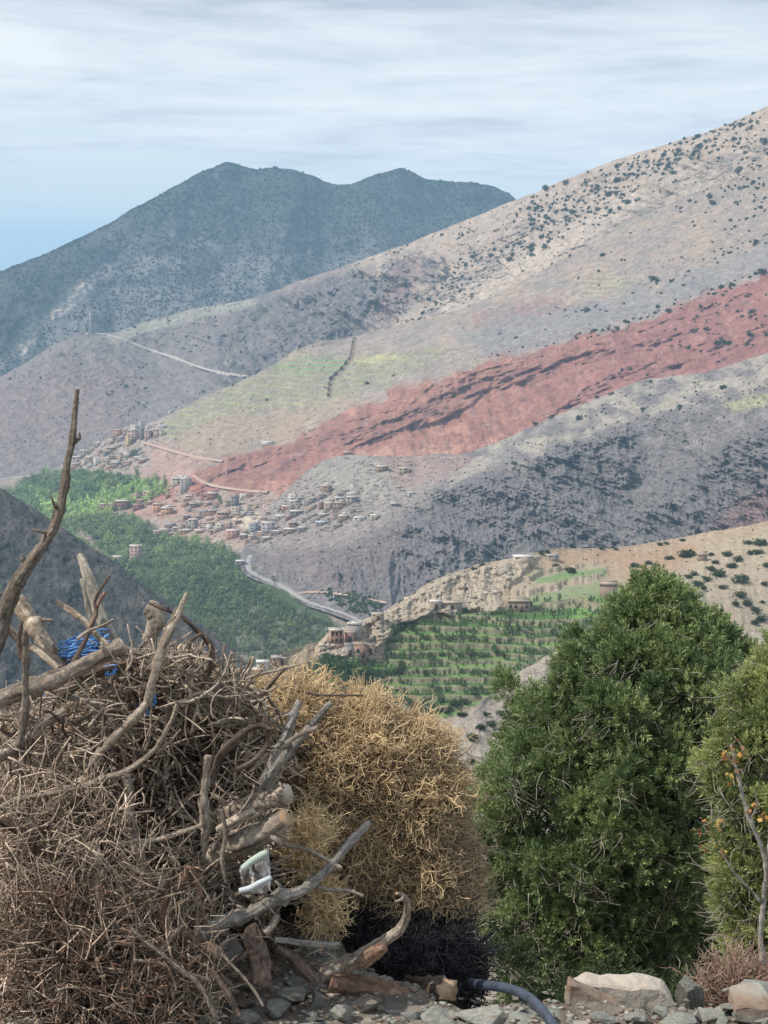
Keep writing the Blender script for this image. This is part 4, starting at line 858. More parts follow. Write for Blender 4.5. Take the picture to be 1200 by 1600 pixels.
ROWS = {
 'atop the far village': [(176, 191, 683, 11, 'salmon', 'tan'), (202, 215, 674, 9, 'white', 'pale'), (217, 224, 667, 8, 'white', 'white'), (227, 236, 671, 5, 'white', 'pale'), (247, 260, 671, 5, 'white', 'white')],
 'below the far village crest': [(196, 205, 698, 16, 'yellow', 'tan'), (199, 218, 690, 17, 'pink', 'pale'), (218, 225, 688, 18, 'darkgrey', 'grey'), (226, 236, 688, 14, 'pink', 'pale'), (231, 240, 683, 8, 'redbrown', 'brown'), (240, 250, 684, 12, 'pink', 'grey'), (249, 256, 682, 9, 'cream', 'pale')],
 'at the far village upper left': [(147, 158, 699, 6, 'grey', 'white'), (159, 168, 697, 5, 'white', 'white'), (169, 178, 695, 5, 'brown', 'tan'), (179, 190, 700, 5, 'tan', 'pale')],
 'mid far village': [(124, 140, 714, 10, 'grey', 'pale'), (136, 150, 707, 6, 'grey', 'tan'), (151, 160, 711, 6, 'pink', 'grey'), (161, 169, 713, 6, 'darkgrey', 'grey'), (166, 181, 706, 6, 'brown', 'grey'), (170, 182, 718, 6, 'brown', 'tan'), (183, 193, 722, 8, 'tan', 'tan'), (193, 206, 716, 6, 'grey', 'white')],
 'lowest in far village': [(112, 122, 732, 7, 'brown', 'grey'), (113, 122, 721, 7, 'grey', 'grey'), (130, 143, 725, 8, 'grey', 'brown'), (145, 155, 728, 11, 'white', 'pale'), (160, 171, 729, 9, 'tan', 'tan'), (175, 189, 731, 8, 'brown', 'pale'), (194, 205, 728, 7, 'pink', 'pale'), (215, 231, 723, 6, 'pink', 'pale')],
 'beside the valley wood': [(155, 168, 796, 8, 'salmon', 'pale'), (168, 180, 799, 11, 'redbrown', 'tan'), (180, 201, 796, 13, 'redbrown', 'pale'), (203, 220, 784, 10, 'salmon', 'tan'), (206, 225, 797, 8, 'redbrown', 'brown'), (222, 240, 777, 9, 'salmon', 'tan'), (238, 255, 800, 12, 'orange', 'tan'), (251, 271, 804, 10, 'orange', 'pale')],
 'at the road bend': [(250, 264, 759, 4, 'tan', 'pale'), (268, 282, 760, 12, 'cream', 'pale'), (277, 290, 749, 5, 'white', 'white'), (280, 300, 769, 21, 'grey', 'white')],
 'below the red soil': [(296, 308, 794, 7, 'brown', 'pale'), (308, 317, 791, 6, 'tan', 'pale'), (318, 330, 791, 6, 'brick', 'pale'), (323, 340, 781, 10, 'redbrown', 'white'), (350, 360, 792, 9, 'tan', 'tan'), (361, 373, 792, 16, 'darkgrey', 'grey'), (374, 387, 779, 6, 'white', 'white')],
 'on the wood edge': [(238, 255, 838, 8, 'brown', 'grey'), (249, 262, 831, 4, 'tan', 'pale'), (255, 275, 826, 7, 'brown', 'grey'), (256, 268, 838, 5, 'cream', 'pale'), (285, 300, 833, 5, 'grey', 'pale'), (294, 309, 824, 12, 'grey', 'pale'), (304, 320, 834, 5, 'brown', 'pale'), (322, 332, 828, 7, 'white', 'white')],
 'round the sandy clearing': [(316, 326, 806, 8, 'grey', 'grey'), (338, 358, 812, 11, 'brick', 'tan'), (336, 350, 830, 11, 'cream', 'pale'), (350, 363, 827, 10, 'pink', 'tan'), (360, 378, 803, 10, 'cream', 'tan'), (381, 393, 800, 8, 'cream', 'tan'), (404, 417, 816, 6, 'pink', 'pale')],
 'at the village foot': [(352, 375, 842, 13, 'salmon', 'pale'), (375, 387, 843, 7, 'brown', 'white'), (387, 399, 845, 8, 'pink', 'pale'), (388, 404, 833, 14, 'bluegrey', 'grey'), (407, 430, 834, 17, 'lilac', 'pale'), (409, 425, 845, 5, 'brown', 'pale'), (426, 440, 836, 6, 'grey', 'pale'), (442, 465, 834, 7, 'brown', 'pale')],
 'on mid grey slope': [(433, 447, 797, 8, 'grey', 'grey'), (430, 448, 812, 6, 'grey', 'white'), (450, 467, 782, 9, 'white', 'pale'), (450, 467, 796, 13, 'grey', 'pale'), (452, 474, 807, 8, 'darkgrey', 'pale'), (450, 465, 826, 9, 'brown', 'tan'), (470, 486, 815, 7, 'grey', 'grey')],
 'in right village cluster': [(492, 512, 821, 5, 'grey', 'blue'), (498, 506, 796, 11, 'redbrown', 'brown'), (501, 519, 774, 15, 'brown', 'white'), (506, 520, 799, 13, 'tan', 'pale'), (520, 544, 796, 10, 'brown', 'tan'), (523, 538, 784, 6, 'cream', 'white'), (527, 547, 815, 9, 'brown', 'pale'), (541, 556, 788, 11, 'grey', 'pale'), (542, 557, 775, 4, 'white', 'white')],
 'at village right end': [(552, 571, 815, 6, 'white', 'white'), (578, 592, 812, 7, 'cream', 'white'), (610, 624, 792, 5, 'grey', 'pale'), (636, 648, 775, 5, 'white', 'white')],
 'on mound above village': [(587, 607, 737, 8, 'brown', 'pale'), (622, 638, 741, 9, 'tan', 'pale'), (537, 549, 711, 4, 'brown', 'pale')],
 'by upper slope fields': [(263, 268, 644, 4, 'white', 'white'), (279, 285, 636, 4, 'white', 'white'), (408, 427, 695, 4, 'white', 'white'), (481, 494, 673, 4, 'cream', 'white')],
 'among valley trees': [(173, 192, 880, 10, 'pink', 'pale'), (201, 222, 880, 27, 'pink', 'pale'), (358, 374, 882, 5, 'grey', 'white')],
}
GROUP = None
for row_, hs in ROWS.items():
    for i, (x0, x1, yb, h, wc, rc) in enumerate(sorted(hs, key=lambda t: t[0])):
        GROUP = 'houses '+row_; sz = 'tall' if h >= 14 else ('small' if x1-x0 < 13 else ('low' if h < 8 else 'mid-sized'))
        nm = 'block' if h >= 14 else 'house'; rc_ = rc+'-roofed'
        house(x0, x1, yb, h, wc, rc, f"{sz} {HN[wc]} {nm}, {rc_}, {ORD[i]} {row_}")
GROUP = 'houses on the near spur'
for (x0, x1, yb, h, wc, rc, lab, kw) in [
    (394, 412, 1057, 10, 'redbrown', 'pale', 'low red-brown house peeping over the straw bush at the foot of the near spur', {}),
    (372, 393, 1059, 9, 'pink', 'pale', 'low pink house, the leftmost of those on the near spur', {}),
    (400, 420, 1045, 9, 'white', 'white', 'small white house with bluish wall on the lowest near spur', {}),
    (424, 439, 1042, 14, 'brick', 'pale', 'narrow pink-brown house beside the small white one on the near spur', {}),
    (436, 446, 1040, 11, 'tan', 'pale', 'tan house right behind the narrow pink-brown one on the near spur', {}),
    (513, 537, 1008, 23, 'brick', 'pale', 'two-storey brick pink house with open veranda on the near spur', dict(open_front=True, rz=12, wins=3)),
    (537, 554, 1004, 15, 'brick', 'pale', 'small brick pink house between veranda house and tall grey house', dict(rz=14)),
    (543, 566, 995, 20, 'grey', 'white', 'tall grey house with white slab roof, highest of the near group', dict(rz=-16)),
    (538, 553, 1026, 18, 'grey', 'grey', 'narrow grey house in front, left of the big pink house', dict(rz=20)),
    (552, 573, 1029, 21, 'brick', 'tan', 'big pink house at the front of the near group', dict(rz=10, wins=2)),
    (570, 586, 1023, 14, 'pink', 'tan', 'low pink annex with dark opening right of the big pink house', dict(rz=8)),
    (580, 600, 970, 7, 'stone', 'tan', 'low stone hut with tan roof on the crest above the road end', dict(rz=8)),
    (671, 690, 952, 12, 'stone', 'white', 'small whitish stone shelter at the left end of the ruined wall', dict(rz=8, wins=1)),
    (690, 722, 952, 10, 'stone', 'tan', 'long rough stone barn above the terraces with a dark opening', dict(rz=5, deep=.5, wins=1)),
    (802, 834, 880, 10, 'cream', 'white', 'white flat hut on the rocky crest of the near hill', dict(rz=6, deep=.7, wins=None)),
    (855, 873, 877, 8, 'grey', 'grey', 'grey flat hut right of the white one on the hill crest', dict(rz=6, wins=None)),
    (793, 830, 957, 17, 'adobe', 'tan', 'long brown adobe farmhouse with a row of small square windows', dict(rz=-9, deep=.6, wins=4, floors=1)),
    (936, 967, 938, 21, 'adobe', 'tan', 'square brown adobe house half hidden by the big conifer', dict(rz=-7, wins=None, floors=1)),
    (1090, 1105, 876, 8, 'adobe', 'brown', 'tiny brown hut near the skyline above the spotted pale slope', dict(rz=6, wins=None))]:
    house(x0, x1, yb, h, wc, rc, lab, **kw, layer=L9)

# rubble, terrace walls and fallen stones between the houses
x, y = scatter(8500, (105, 655, 650, 870), lambda x, y: .8*poly_mask(x, y, [(108, 730), (125, 712), (180, 683), (258, 660), (250, 695), (235, 730), (180, 738), (115, 738)], 4) + .75*poly_mask(x, y, [(240, 838), (290, 800), (330, 770), (420, 772), (480, 745), (560, 775), (600, 800), (470, 845), (400, 855)], 6)
             + .5*poly_mask(x, y, [(155, 802), (180, 785), (250, 770), (330, 740), (340, 790), (270, 805)], 5) + .35*poly_mask(x, y, [(540, 715), (720, 705), (720, 730), (640, 800), (560, 790)], 5), 28)
Vs, Fs, Cs, off = [], [], [], 0
BT = boxes([(-.5, .5, -.35, .35, -.4, .5)])
for i in range(len(x)):
    L = pick(x[i], y[i]); P = L.lookup(x[i], y[i]); s = RNG.uniform(1.0, 5.0)*mpp(P[1]); a_ = RNG.normal()*.35; c_, s_ = math.cos(a_), math.sin(a_)
    if i % 2: TV, TF = BT[0]*np.array([2.0, .5, .45]), BT[1][0]; TF = np.concatenate([TF[:, :3], TF[:, [0, 2, 3]]])
    else: TV, TF = V0[i % 4]
    Vx = TV*s; Vs.append(np.c_[Vx[:, 0]*c_-Vx[:, 1]*s_, Vx[:, 0]*s_+Vx[:, 1]*c_, Vx[:, 2]]+P); Fs.append(TF+off); off += len(TV)
    bc = np.array([.30, .24, .21]) if not (150 < x[i] < 330 and 760 < y[i] < 806) else np.array([.28, .135, .105])
    Cs.append(np.tile(bc*RNG.choice([.45, .75, 1.0, 1.45], p=[.3, .3, .25, .15]), (len(TV), 1)))
o = mesh_np('village_rubble', np.concatenate(Vs), [np.concatenate(Fs)], material('village_stone', attr=True, vary=.15, vscale=.5, rough=1, spec=0), np.concatenate(Cs)); tag(o, 'broken walls and fallen stones strewn between the village houses', 'rubble', kind='stuff')
# packed small old houses filling the village between the named ones
iz = [('crest of the far village', [(170, 690), (200, 676), (255, 664), (250, 686), (200, 700), (160, 706)], 9, 'grey'), ('lower part of the far village', [(115, 718), (160, 702), (215, 706), (228, 726), (180, 735), (118, 734)], 20, 'mixed'), ('brown string by the wood', [(170, 790), (235, 770), (300, 775), (330, 790), (270, 806), (180, 804)], 12, 'red'),
      ('old centre of the village', [(290, 800), (340, 790), (400, 790), (450, 780), (470, 830), (400, 850), (330, 842), (250, 838)], 44, 'mixed'), ('right slope of the village', [(450, 780), (500, 765), (560, 775), (575, 800), (540, 825), (470, 835)], 22, 'grey')]
for zn, poly, n_, pal in iz:
    done = 0; GROUP = 'little houses in the '+zn; px0 = min(p[0] for p in poly); px1 = max(p[0] for p in poly); py0 = min(p[1] for p in poly); py1 = max(p[1] for p in poly)
    while done < n_:
        x_, y_ = hr.uniform(px0, px1), hr.uniform(py0, py1)
        if poly_mask(np.array([x_]), np.array([y_]), poly, 2)[0] < .5: continue
        w_ = hr.uniform(8, 16); h_ = hr.uniform(4, 7); wc = hr.choice(dict(grey=['grey', 'tan', 'pink', 'darkgrey'], red=['redbrown', 'salmon', 'brown'], mixed=['brown', 'tan', 'pink', 'salmon', 'grey', 'redbrown'])[pal]); rc = hr.choice(['pale', 'tan', 'brown', 'grey'])
        house(x_-w_/2, x_+w_/2, y_, h_, wc, rc, f'little {HN[wc]} {rc}-roofed house packed into the {zn}', wins='auto' if h_ > 5.5 else None); done += 1
# lattice mast on the left ridge
P = L3.lookup(141, 523); k = mpp(P[1]); H = 36*k
e = empty('radio_mast', P); tag(e, 'slim pale lattice mast with a hut on the left ridge', 'mast')
pl = []; w = 2.2
for sx, sy in ((-1, -1), (1, -1), (1, 1), (-1, 1)): pl.append([(sx*w, sy*w, -2), (sx*w*.55, sy*w*.55, H*.5), (sx*.35, sy*.35, H)])
for i in range(9):
    z0_, z1_ = H*i/9, H*(i+1)/9; f0, f1 = w*(1-i/9)+.35, w*(1-(i+1)/9)+.35
    pl.append([(-f0, -f0, z0_), (0, -(f0+f1)/2, (z0_+z1_)/2), (f1, -f1, z1_)]); pl.append([(f0, f0, z0_), ((f0+f1)/2, 0, (z0_+z1_)/2), (f1, -f1, z1_)]); pl.append([(-f0, f0, z0_), (-(f0+f1)/2, 0, (z0_+z1_)/2), (-f1, -f1, z1_)])
V, Fq, _ = tubes(pl, np.full((len(pl), 3), .28), 4); m_mast = material('mast_paint', (.6, .6, .6), vary=0)
mesh_np('lattice', V, Fq, m_mast, parent=e)
V, Fq, _ = tubes([[(-.9, -1.0, H*.86), (-.9, -1.3, H*.86), (-.9, -1.6, H*.86)]], np.array([[1.1, 1.0, .2]]), 10); mesh_np('dish', V, Fq, m_mast, parent=e)
mesh_np('hut', *boxes([(-7, -3, -2, 2, -1.5, 3.0)]), wallm['white'], parent=e)
# small mosque tower in the village and power poles
for a, b, h, nm, lb, ct, wc in [(279, 667, 0, None, None, None, None)][:0]: pass
m_pole = material('pole_wood', (.25, .22, .2), vary=.1)
for a, b, h, lb, L in [(393, 697, 12, 'thin power pole beside the long white shed, taller one', L4), (404, 694, 9, 'thin power pole beside the long white shed, shorter one', L4), (568, 972, 16, 'pale pole standing where the grey road ends', L6), (262, 716, 12, 'thin pole beside the dirt track below the far village', L4), (258+60, 729, 11, 'thin pole where the dirt track meets the red slope', L4)]:
    P = L.lookup(a, b); H = h*mpp(P[1]); e = empty('power_pole', P); tag(e, lb, 'pole')
    V, Fq, _ = tubes([[(0, 0, -1), (0, 0, H*.5), (0, 0, H)]], np.array([[.22, .2, .16]])*P[1]/2000*1.3, 6); mesh_np('pole', V, Fq, m_pole, parent=e)
    V, Fq, _ = tubes([[(-1.1, 0, H*.93), (0, 0, H*.93), (1.1, 0, H*.93)]], np.full((1, 3), .12), 4); mesh_np('crossarm', V, Fq, m_pole, parent=e)
# ================================================================== FOREGROUND
GZ = 0.0
def gz(x, y):
    """height of the stony ledge"""
    x = np.asarray(x, float); y = np.asarray(y, float)
    edge = np.interp(x, [-4, -.9, -.35, -.1, .12, .3, 4], [8.6, 8.2, 7.5, 6.9, 6.56, 6.42, 6.42])
    h = .05*fbm(x/.5, y/.5, 4, 301) + .02*fbm(x/.12, y/.12, 3, 302) + .08*sstep(.2, -.9, x)*sstep(6.6, 7.6, y)
    return GZ + h - np.maximum(y-edge, 0)*.75 - .12*sstep(0, .4, y-edge)
xs = np.linspace(-4, 4, 330); ys_ = np.concatenate([np.linspace(-2, 5.8, 40), np.linspace(5.85, 11.5, 220)])
GX, GY = np.meshgrid(xs, ys_, indexing='ij'); idx = np.arange(GX.size).reshape(GX.shape)
q = np.stack([idx[:-1, :-1], idx[1:, :-1], idx[1:, 1:], idx[:-1, 1:]], -1).reshape(-1, 4)
gcol = cmix(C3(.22, .185, .15), C3(.15, .125, .10), sstep(-.2, .4, fbm(GX/.3, GY/.3, 4, 303)))
gcol = cmix(gcol, C3(.24, .25, .22), sstep(.1, .5, fbm(GX/.2, GY/.2, 3, 304))*sstep(-.6, -.2, GX))
tag(mesh_np('ledge', np.stack([GX, GY, gz(GX, GY)], -1).reshape(-1, 3), q, material('ledge_soil', attr=True, vary=.25, vscale=14, bump=.9, bscale=40, bdist=.02, rough=1), gcol.reshape(-1, 3), smooth=True), kind='structure')

# ---- wood materials
def wood(name, c, dark, rough=.85, s=9, bump=1.0):
    m = bpy.data.materials.new(name); m.use_nodes = True; t = m.node_tree; b = t.nodes['Principled BSDF']; b.inputs['Roughness'].default_value = rough; b.inputs['Specular IOR Level'].default_value = .15
    tc = N(t, 'ShaderNodeTexCoord'); a = N(t, 'ShaderNodeAttribute', attribute_name='Col')
    n1 = N(t, 'ShaderNodeTexNoise', inp={'Scale': s, 'Detail': 7, 'Roughness': .7}); t.links.new(tc.outputs['Object'], n1.inputs['Vector'])
    n2_ = N(t, 'ShaderNodeTexNoise', inp={'Scale': s*9, 'Detail': 6, 'Roughness': .7, 'Distortion': .6}); t.links.new(tc.outputs['Object'], n2_.inputs['Vector'])
    f = ramp(t, n1.outputs['Fac'], [(.38, (0, 0, 0)), (.62, (1, 1, 1))]).outputs[0]
    col = mix(t, f, dark, c); col = mix(t, 1.0, col, ramp(t, n2_.outputs['Fac'], [(.3, (.55,)*3), (.7, (1.3,)*3)]).outputs[0], 'MULTIPLY')
    col = mix(t, 1.0, col, a.outputs['Color'], 'MULTIPLY')
    oi = N(t, 'ShaderNodeObjectInfo'); mr = N(t, 'ShaderNodeMapRange', inp={'To Min': .8, 'To Max': 1.2}); t.links.new(oi.outputs['Random'], mr.inputs[0]); cc = N(t, 'ShaderNodeCombineColor')
    for i in range(3): t.links.new(mr.outputs[0], cc.inputs[i])
    col = mix(t, 1.0, col, cc.outputs[0], 'MULTIPLY'); t.links.new(col, b.inputs['Base Color'])
    bn = N(t, 'ShaderNodeBump', inp={'Strength': bump, 'Distance': .012}); t.links.new(n2_.outputs['Fac'], bn.inputs['Height']); t.links.new(bn.outputs[0], b.inputs['Normal'])
    return m
w_grey = wood('weathered_wood', (.50, .42, .34), (.29, .235, .185)); w_pale = wood('peeled_wood', (.62, .52, .41), (.40, .31, .235)); w_dark = wood('dark_bark', (.23, .17, .135), (.12, .09, .07))
w_red = wood('rusty_wood', (.40, .255, .175), (.22, .14, .10)); w_lich = wood('lichen_bark', (.44, .41, .36), (.24, .215, .19), s=14); w_green = wood('smooth_grey_bark', (.33, .30, .24), (.25, .23, .19), s=5, bump=.4)
w_cut = material('cut_wood', (.42, .31, .20), vary=.25, vscale=25, bump=.3, bscale=60, bdist=.005, second=(.30, .19, .12), second_scale=14)
w_cutp = material('cut_pale', (.52, .46, .36), vary=.2, vscale=25, second=(.36, .28, .2), second_scale=18)

def catmull(pts, n):
    p = np.array(pts, float); p = np.vstack([2*p[0]-p[1], p, 2*p[-1]-p[-2]]); m = len(p)-3
    out = []
    for t in np.linspace(0, m-1e-6, n):
        i = int(t); f = t-i; a, b, c, d = p[i:i+4]
        out.append(.5*((2*b)+(c-a)*f+(2*a-5*b+4*c-d)*f*f+(3*b-a-3*c+d)*f**3))
    return np.array(out)
def branch_geo(W, Rr, seed, sides=9, knots=.12, wob=.0, bark=.10, seglen=.007):
    """W world control points (k,3), Rr radii -> organic tube"""
    rng = np.random.default_rng(seed)
    L = np.sum(np.linalg.norm(np.diff(np.array(W), axis=0), axis=1)); n = int(np.clip(L/seglen, 12, 220))
    C = catmull(W, n); r = np.interp(np.linspace(0, 1, n), np.linspace(0, 1, len(Rr)), Rr)
    s = np.linspace(0, L, n)
    for k in range(3): C[:, k] += wob*(fbm(s/.11, s*0+k*7.7+seed, 3, seed % 50))*.5
    r = r*(1+knots*fbm(s/.045, s*0+seed*1.3, 3, seed % 40+1)*1.6)
    for _ in range(max(1, int(L/.16))):       # knots where twigs broke off
        c_ = rng.uniform(0, L); r = r*(1+knots*2.2*np.exp(-((s-c_)/(.012+r.mean()*.6))**2))
    T = np.gradient(C, axis=0); T /= np.linalg.norm(T, axis=1, keepdims=True)+1e-12
    ref = np.array([.2, .9, .3]);
    if abs(T.mean(0)@ref) > .75: ref = np.array([.9, -.1, .3])
    A = np.cross(T, ref); A /= np.linalg.norm(A, axis=1, keepdims=True); B = np.cross(T, A)
    th = np.arange(sides)*2*math.pi/sides; TH, S = np.meshgrid(th, s)
    rr = r[:, None]*(1 + bark*1.5*(n2(TH*1.9+S*3, S/.25+seed, 3)) + bark*.9*n2(np.cos(TH)*3.1+seed, S/.022+np.sin(TH)*2, 5))
    V = C[:, None, :] + rr[..., None]*(np.cos(TH)[..., None]*A[:, None]+np.sin(TH)[..., None]*B[:, None])
    idx = np.arange(n*sides).reshape(n, sides); a = idx[:-1]; b = idx[1:]
    q = np.stack([a, np.roll(a, -1, 1), np.roll(b, -1, 1), b], -1).reshape(-1, 4)
    branch_geo.tone = (1 + .5*n2(np.cos(TH)*2.3+seed, S/.09+np.sin(TH)*2.3, 7) - .9*np.clip(n2(TH*3.8+seed, S/.10, 8), 0, 1)*(1-np.abs(TH-math.pi)/math.pi*.2) + .3*n2(TH*2.1, S/.02, 9)).reshape(-1)
    return V.reshape(-1, 3), q, [idx[0, ::-1], idx[-1]], sides
def W_(pts, D):
    """pixel control points + distance(s) -> world"""
    p = np.array(pts, float); Dd = np.interp(np.linspace(0, 1, len(p)), np.linspace(0, 1, len(np.atleast_1d(D))), np.atleast_1d(D)); return at(p[:, 0], p[:, 1], Dd), Dd
_sid = [0]
def branch(pts, D, rpx, label, mat=None, name='dead_branch', cat='branch', group='large dead branches of the brushwood pile', cut=None, stubs=2, wob=.005, knots=.055, bark=.16, tint=1.0, sides=14, split=False):
    _sid[0] += 1; sd_ = _sid[0]; W, Dd = W_(pts, D); rp = np.interp(np.linspace(0, 1, len(pts)), np.linspace(0, 1, len(np.atleast_1d(rpx))), np.atleast_1d(rpx)); Rr = rp*Dd/F
    sides = 20 if rp.max() > 9 else sides
    V, q, caps, sd2 = branch_geo(W, Rr, sd_, sides, knots, wob, bark)
    if split:                           # splintered end
        rng = np.random.default_rng(sd_); d = W[0]-W[1]; d /= np.linalg.norm(d); V[:sides] += d*rng.uniform(-.6, 2.2, (sides, 1))*Rr[0]
    o0 = W[len(W)//2].copy(); Fs = [q] + [c.reshape(1, -1) for c in caps]
    col = np.clip(np.full((len(V), 3), tint)*RNG.uniform(.9, 1.1)*branch_geo.tone[:, None], .25, 2)
    e_or = None; mats = [mat or w_grey, cut or w_cut]
    midx = np.r_[np.zeros(len(q)), 1 if cut else 0, 1 if cut else 0]
    o = mesh_np(name, V-o0, Fs, None, col, smooth=True, mats=mats, midx=midx); o.location = o0; tag(o, label, cat, group)
    rng = np.random.default_rng(sd_+900); L = len(V)//sides
    if stubs:
        for _ in range(stubs):
            i = rng.integers(2, L-2); c = V.reshape(L, sides, 3)[i].mean(0); r = Rr.mean(); d = rng.normal(size=3); d[1] *= .5; d /= np.linalg.norm(d)
            ln = r*rng.uniform(1.6, 3.4); V2, F2, _ = tubes(np.array([[c, c+d*ln*.6, c+d*ln+rng.normal(size=3)*r*.6]]), np.array([[r*.45, r*.32, r*.2]]), 6); mesh_np('stub', V2-o0, F2, mat or w_grey, np.full((len(V2), 3), tint), parent=o, smooth=True)
    return o
B = branch
B([(120, 608), (118, 640), (113, 690), (105, 722), (101, 760), (92, 800), (80, 832), (60, 862), (34, 898), (14, 938), (-2, 990), (-24, 1050), (-50, 1130)], [7.0, 6.8], [3.5, 4.5, 5, 5.5, 6.5, 7, 8, 9, 12, 14, 15, 16], 'tall bent branch rising highest of all above the pile at the left edge', wob=.004, knots=.07, stubs=9, tint=.6, bark=.2, mat=w_grey)
B([(126, 868), (134, 890), (146, 925), (158, 965), (180, 1012), (200, 1060)], [7.1, 6.9], [6, 9, 10, 11, 12], 'smooth grey pole with slanting pale cut top standing behind the pile', w_green, cut=w_cutp, stubs=0, knots=.03, bark=.03)
B([(128, 905), (134, 930), (140, 960), (146, 990)], [7.2, 7.1], [4, 5, 5], 'thin upright stub pressed against the smooth grey pole', w_green, stubs=1)
B([(18, 925), (45, 965), (68, 1000), (98, 1045)], [7.0, 6.9], [13, 13, 12, 11], 'thick peeled log leaning diagonally down to the right at the left edge', w_pale, stubs=2, knots=.12, bark=.16)
B([(5, 968), (30, 1000), (58, 1018), (92, 1046)], [6.9, 6.8], [6, 6, 5], 'thin pale stick running under the thick peeled leaning log', w_pale, stubs=1)
B([(-20, 1104), (20, 1084), (55, 1072), (100, 1055), (150, 1030), (192, 1008)], [6.5, 6.55], [13, 14, 12, 12, 13], 'thick pale grey log lying almost level across the top left of the pile', w_grey, cut=w_cutp, stubs=3, knots=.08, tint=1.15)
B([(95, 1092), (125, 1062), (165, 1046), (215, 1032)], [6.62, 6.62], [9, 10, 9], 'dark bent log just below the thick pale level log', w_dark, stubs=2)
B([(38, 985), (41, 1020), (40, 1065), (40, 1110), (30, 1165)], [6.4, 6.45], [4.5, 6, 6, 6, 6], 'knobbly upright stick crossing in front of the level log', w_grey, stubs=5, knots=.2, tint=.75)
B([(34, 970), (30, 1005), (36, 1030)], 6.6, [3, 4, 5], 'short knobbly twig top at the left of the level log', w_dark, stubs=2)
B([(171, 900), (158, 918), (148, 940), (150, 960), (140, 985), (128, 1010), (114, 1038)], [6.9, 6.7], [2, 2.5, 3, 3.5, 4], 'crooked dark twig forking up in front of the smooth grey pole', w_dark, stubs=2)
B([(164, 925), (155, 940), (147, 962), (140, 985)], [6.85, 6.8], [2.5, 3, 3.5], 'reddish short twig beside the crooked dark one', w_red, stubs=1)
B([(88, 940), (108, 953), (130, 968), (148, 990), (172, 1012)], [6.9, 6.8], [4, 5, 5, 5, 5], 'bone-pale peeled stick pointing up left between poles', w_pale, stubs=2, cut=w_cutp, tint=1.15)
B([(178, 968), (160, 978), (140, 985), (120, 998)], [6.75, 6.7], [2, 2.5, 3], 'small grey side twig crossing the crooked dark twig', w_grey, stubs=1)
B([(291, 930), (277, 963), (258, 1003), (243, 1045), (234, 1085), (222, 1108), (196, 1135), (165, 1166), (138, 1200)], [6.5, 6.38], [3.5, 6.5, 7, 6.5, 6.5, 6, 5.5, 4], 'long light branch with splintered pale tip rising at the pile peak', w_pale, stubs=5, split=True, knots=.15)
B([(277, 950), (268, 975), (256, 1000), (243, 1022)], [6.55, 6.55], [4, 6, 6, 5], 'brown bark strip clinging along the splintered light branch', w_grey, stubs=2, tint=.8)
B([(228, 948), (238, 955), (246, 966), (240, 985), (232, 1003)], [6.7, 6.7], [11, 15, 15, 12, 10], 'rounded pale wood burl perched on top of the pile', w_grey, name='wood_burl', cat='burl', group=None, stubs=0, knots=.04, bark=.24, sides=14, tint=1.1)
B([(232, 942), (255, 951), (280, 962), (306, 984), (322, 998), (331, 1018), (328, 1042), (318, 1062), (302, 1088), (292, 1115), (285, 1150)], [6.6, 6.5], [1.5, 2.5, 3, 4.5, 5.5, 5, 5, 5, 5], 'dark twig arching over like a hook at the right of the pile peak', w_dark, stubs=4)
B([(314, 990), (300, 1000), (295, 1015), (298, 1035), (312, 1045)], [6.55, 6.5], [3, 3, 2.5, 2], 'small dark curled twig inside the hooked arch', w_dark, stubs=0)
B([(346, 1030), (333, 1042), (322, 1058), (310, 1080)], [6.6, 6.6], [4.5, 4, 4], 'short light stub poking out right of the hooked arch', w_grey, stubs=1, cut=w_cutp)
B([(276, 1100), (272, 1118), (258, 1146), (240, 1172), (202, 1202), (165, 1216), (132, 1228), (80, 1240), (26, 1250), (-10, 1268)], [6.35, 6.35], [3, 3.5, 4, 5, 5, 4.5, 4.5, 4], 'long thin pale branch sweeping in an arc across the front of the pile', w_pale, stubs=6, tint=.9)
B([(-10, 1186), (25, 1168), (50, 1150), (72, 1128), (104, 1110)], [6.5, 6.5], [10, 9, 9, 8, 9], 'stout grey limb slanting up right at the left edge below the level log', w_grey, stubs=2, cut=w_cut)
B([(50, 1150), (38, 1180), (30, 1215)], [6.5, 6.45], [9, 8, 6], 'dark broken piece under the stout slanting limb', w_dark, stubs=1)
B([(196, 1210), (204, 1240), (202, 1275), (212, 1315), (222, 1345), (228, 1380)], [6.45, 6.45], [8, 7, 8, 8, 8, 7], 'upright pale brown stem down the middle of the pile', w_grey, stubs=5, knots=.14)
B([(176, 1318), (215, 1316), (250, 1311), (283, 1301), (316, 1288)], [6.3, 6.3], [3, 3.5, 3.5, 2.5], 'straight light stick lying level across the dark hollow', w_pale, stubs=1, tint=1.1)
B([(188, 1332), (200, 1352), (220, 1364), (248, 1366), (256, 1374), (248, 1388), (228, 1396), (206, 1398)], [6.3, 6.28], [3.5, 4, 4.5, 4, 4, 3], 'pale twig bent back on itself in a loop in the lower pile', w_pale, stubs=3)
B([(256, 1378), (256, 1405), (252, 1440), (262, 1452), (286, 1458), (306, 1468), (322, 1484)], [6.3, 6.3], [4, 5, 6, 7, 7, 7], 'orange-brown root with rough knots at the bottom of the hollow', w_red, stubs=6, knots=.2, tint=1.25)
B([(318, 1476), (332, 1484), (340, 1488)], [6.28, 6.25], [9, 10, 10], 'short peeled orange root end with pale cut face', w_red, cut=w_cutp, stubs=2, tint=1.3)
B([(297, 1353), (284, 1378), (268, 1400), (258, 1428)], [6.35, 6.35], [7, 8, 5, 3], 'pointed rusty splinter leaning left over the dark hollow', w_red, stubs=2)
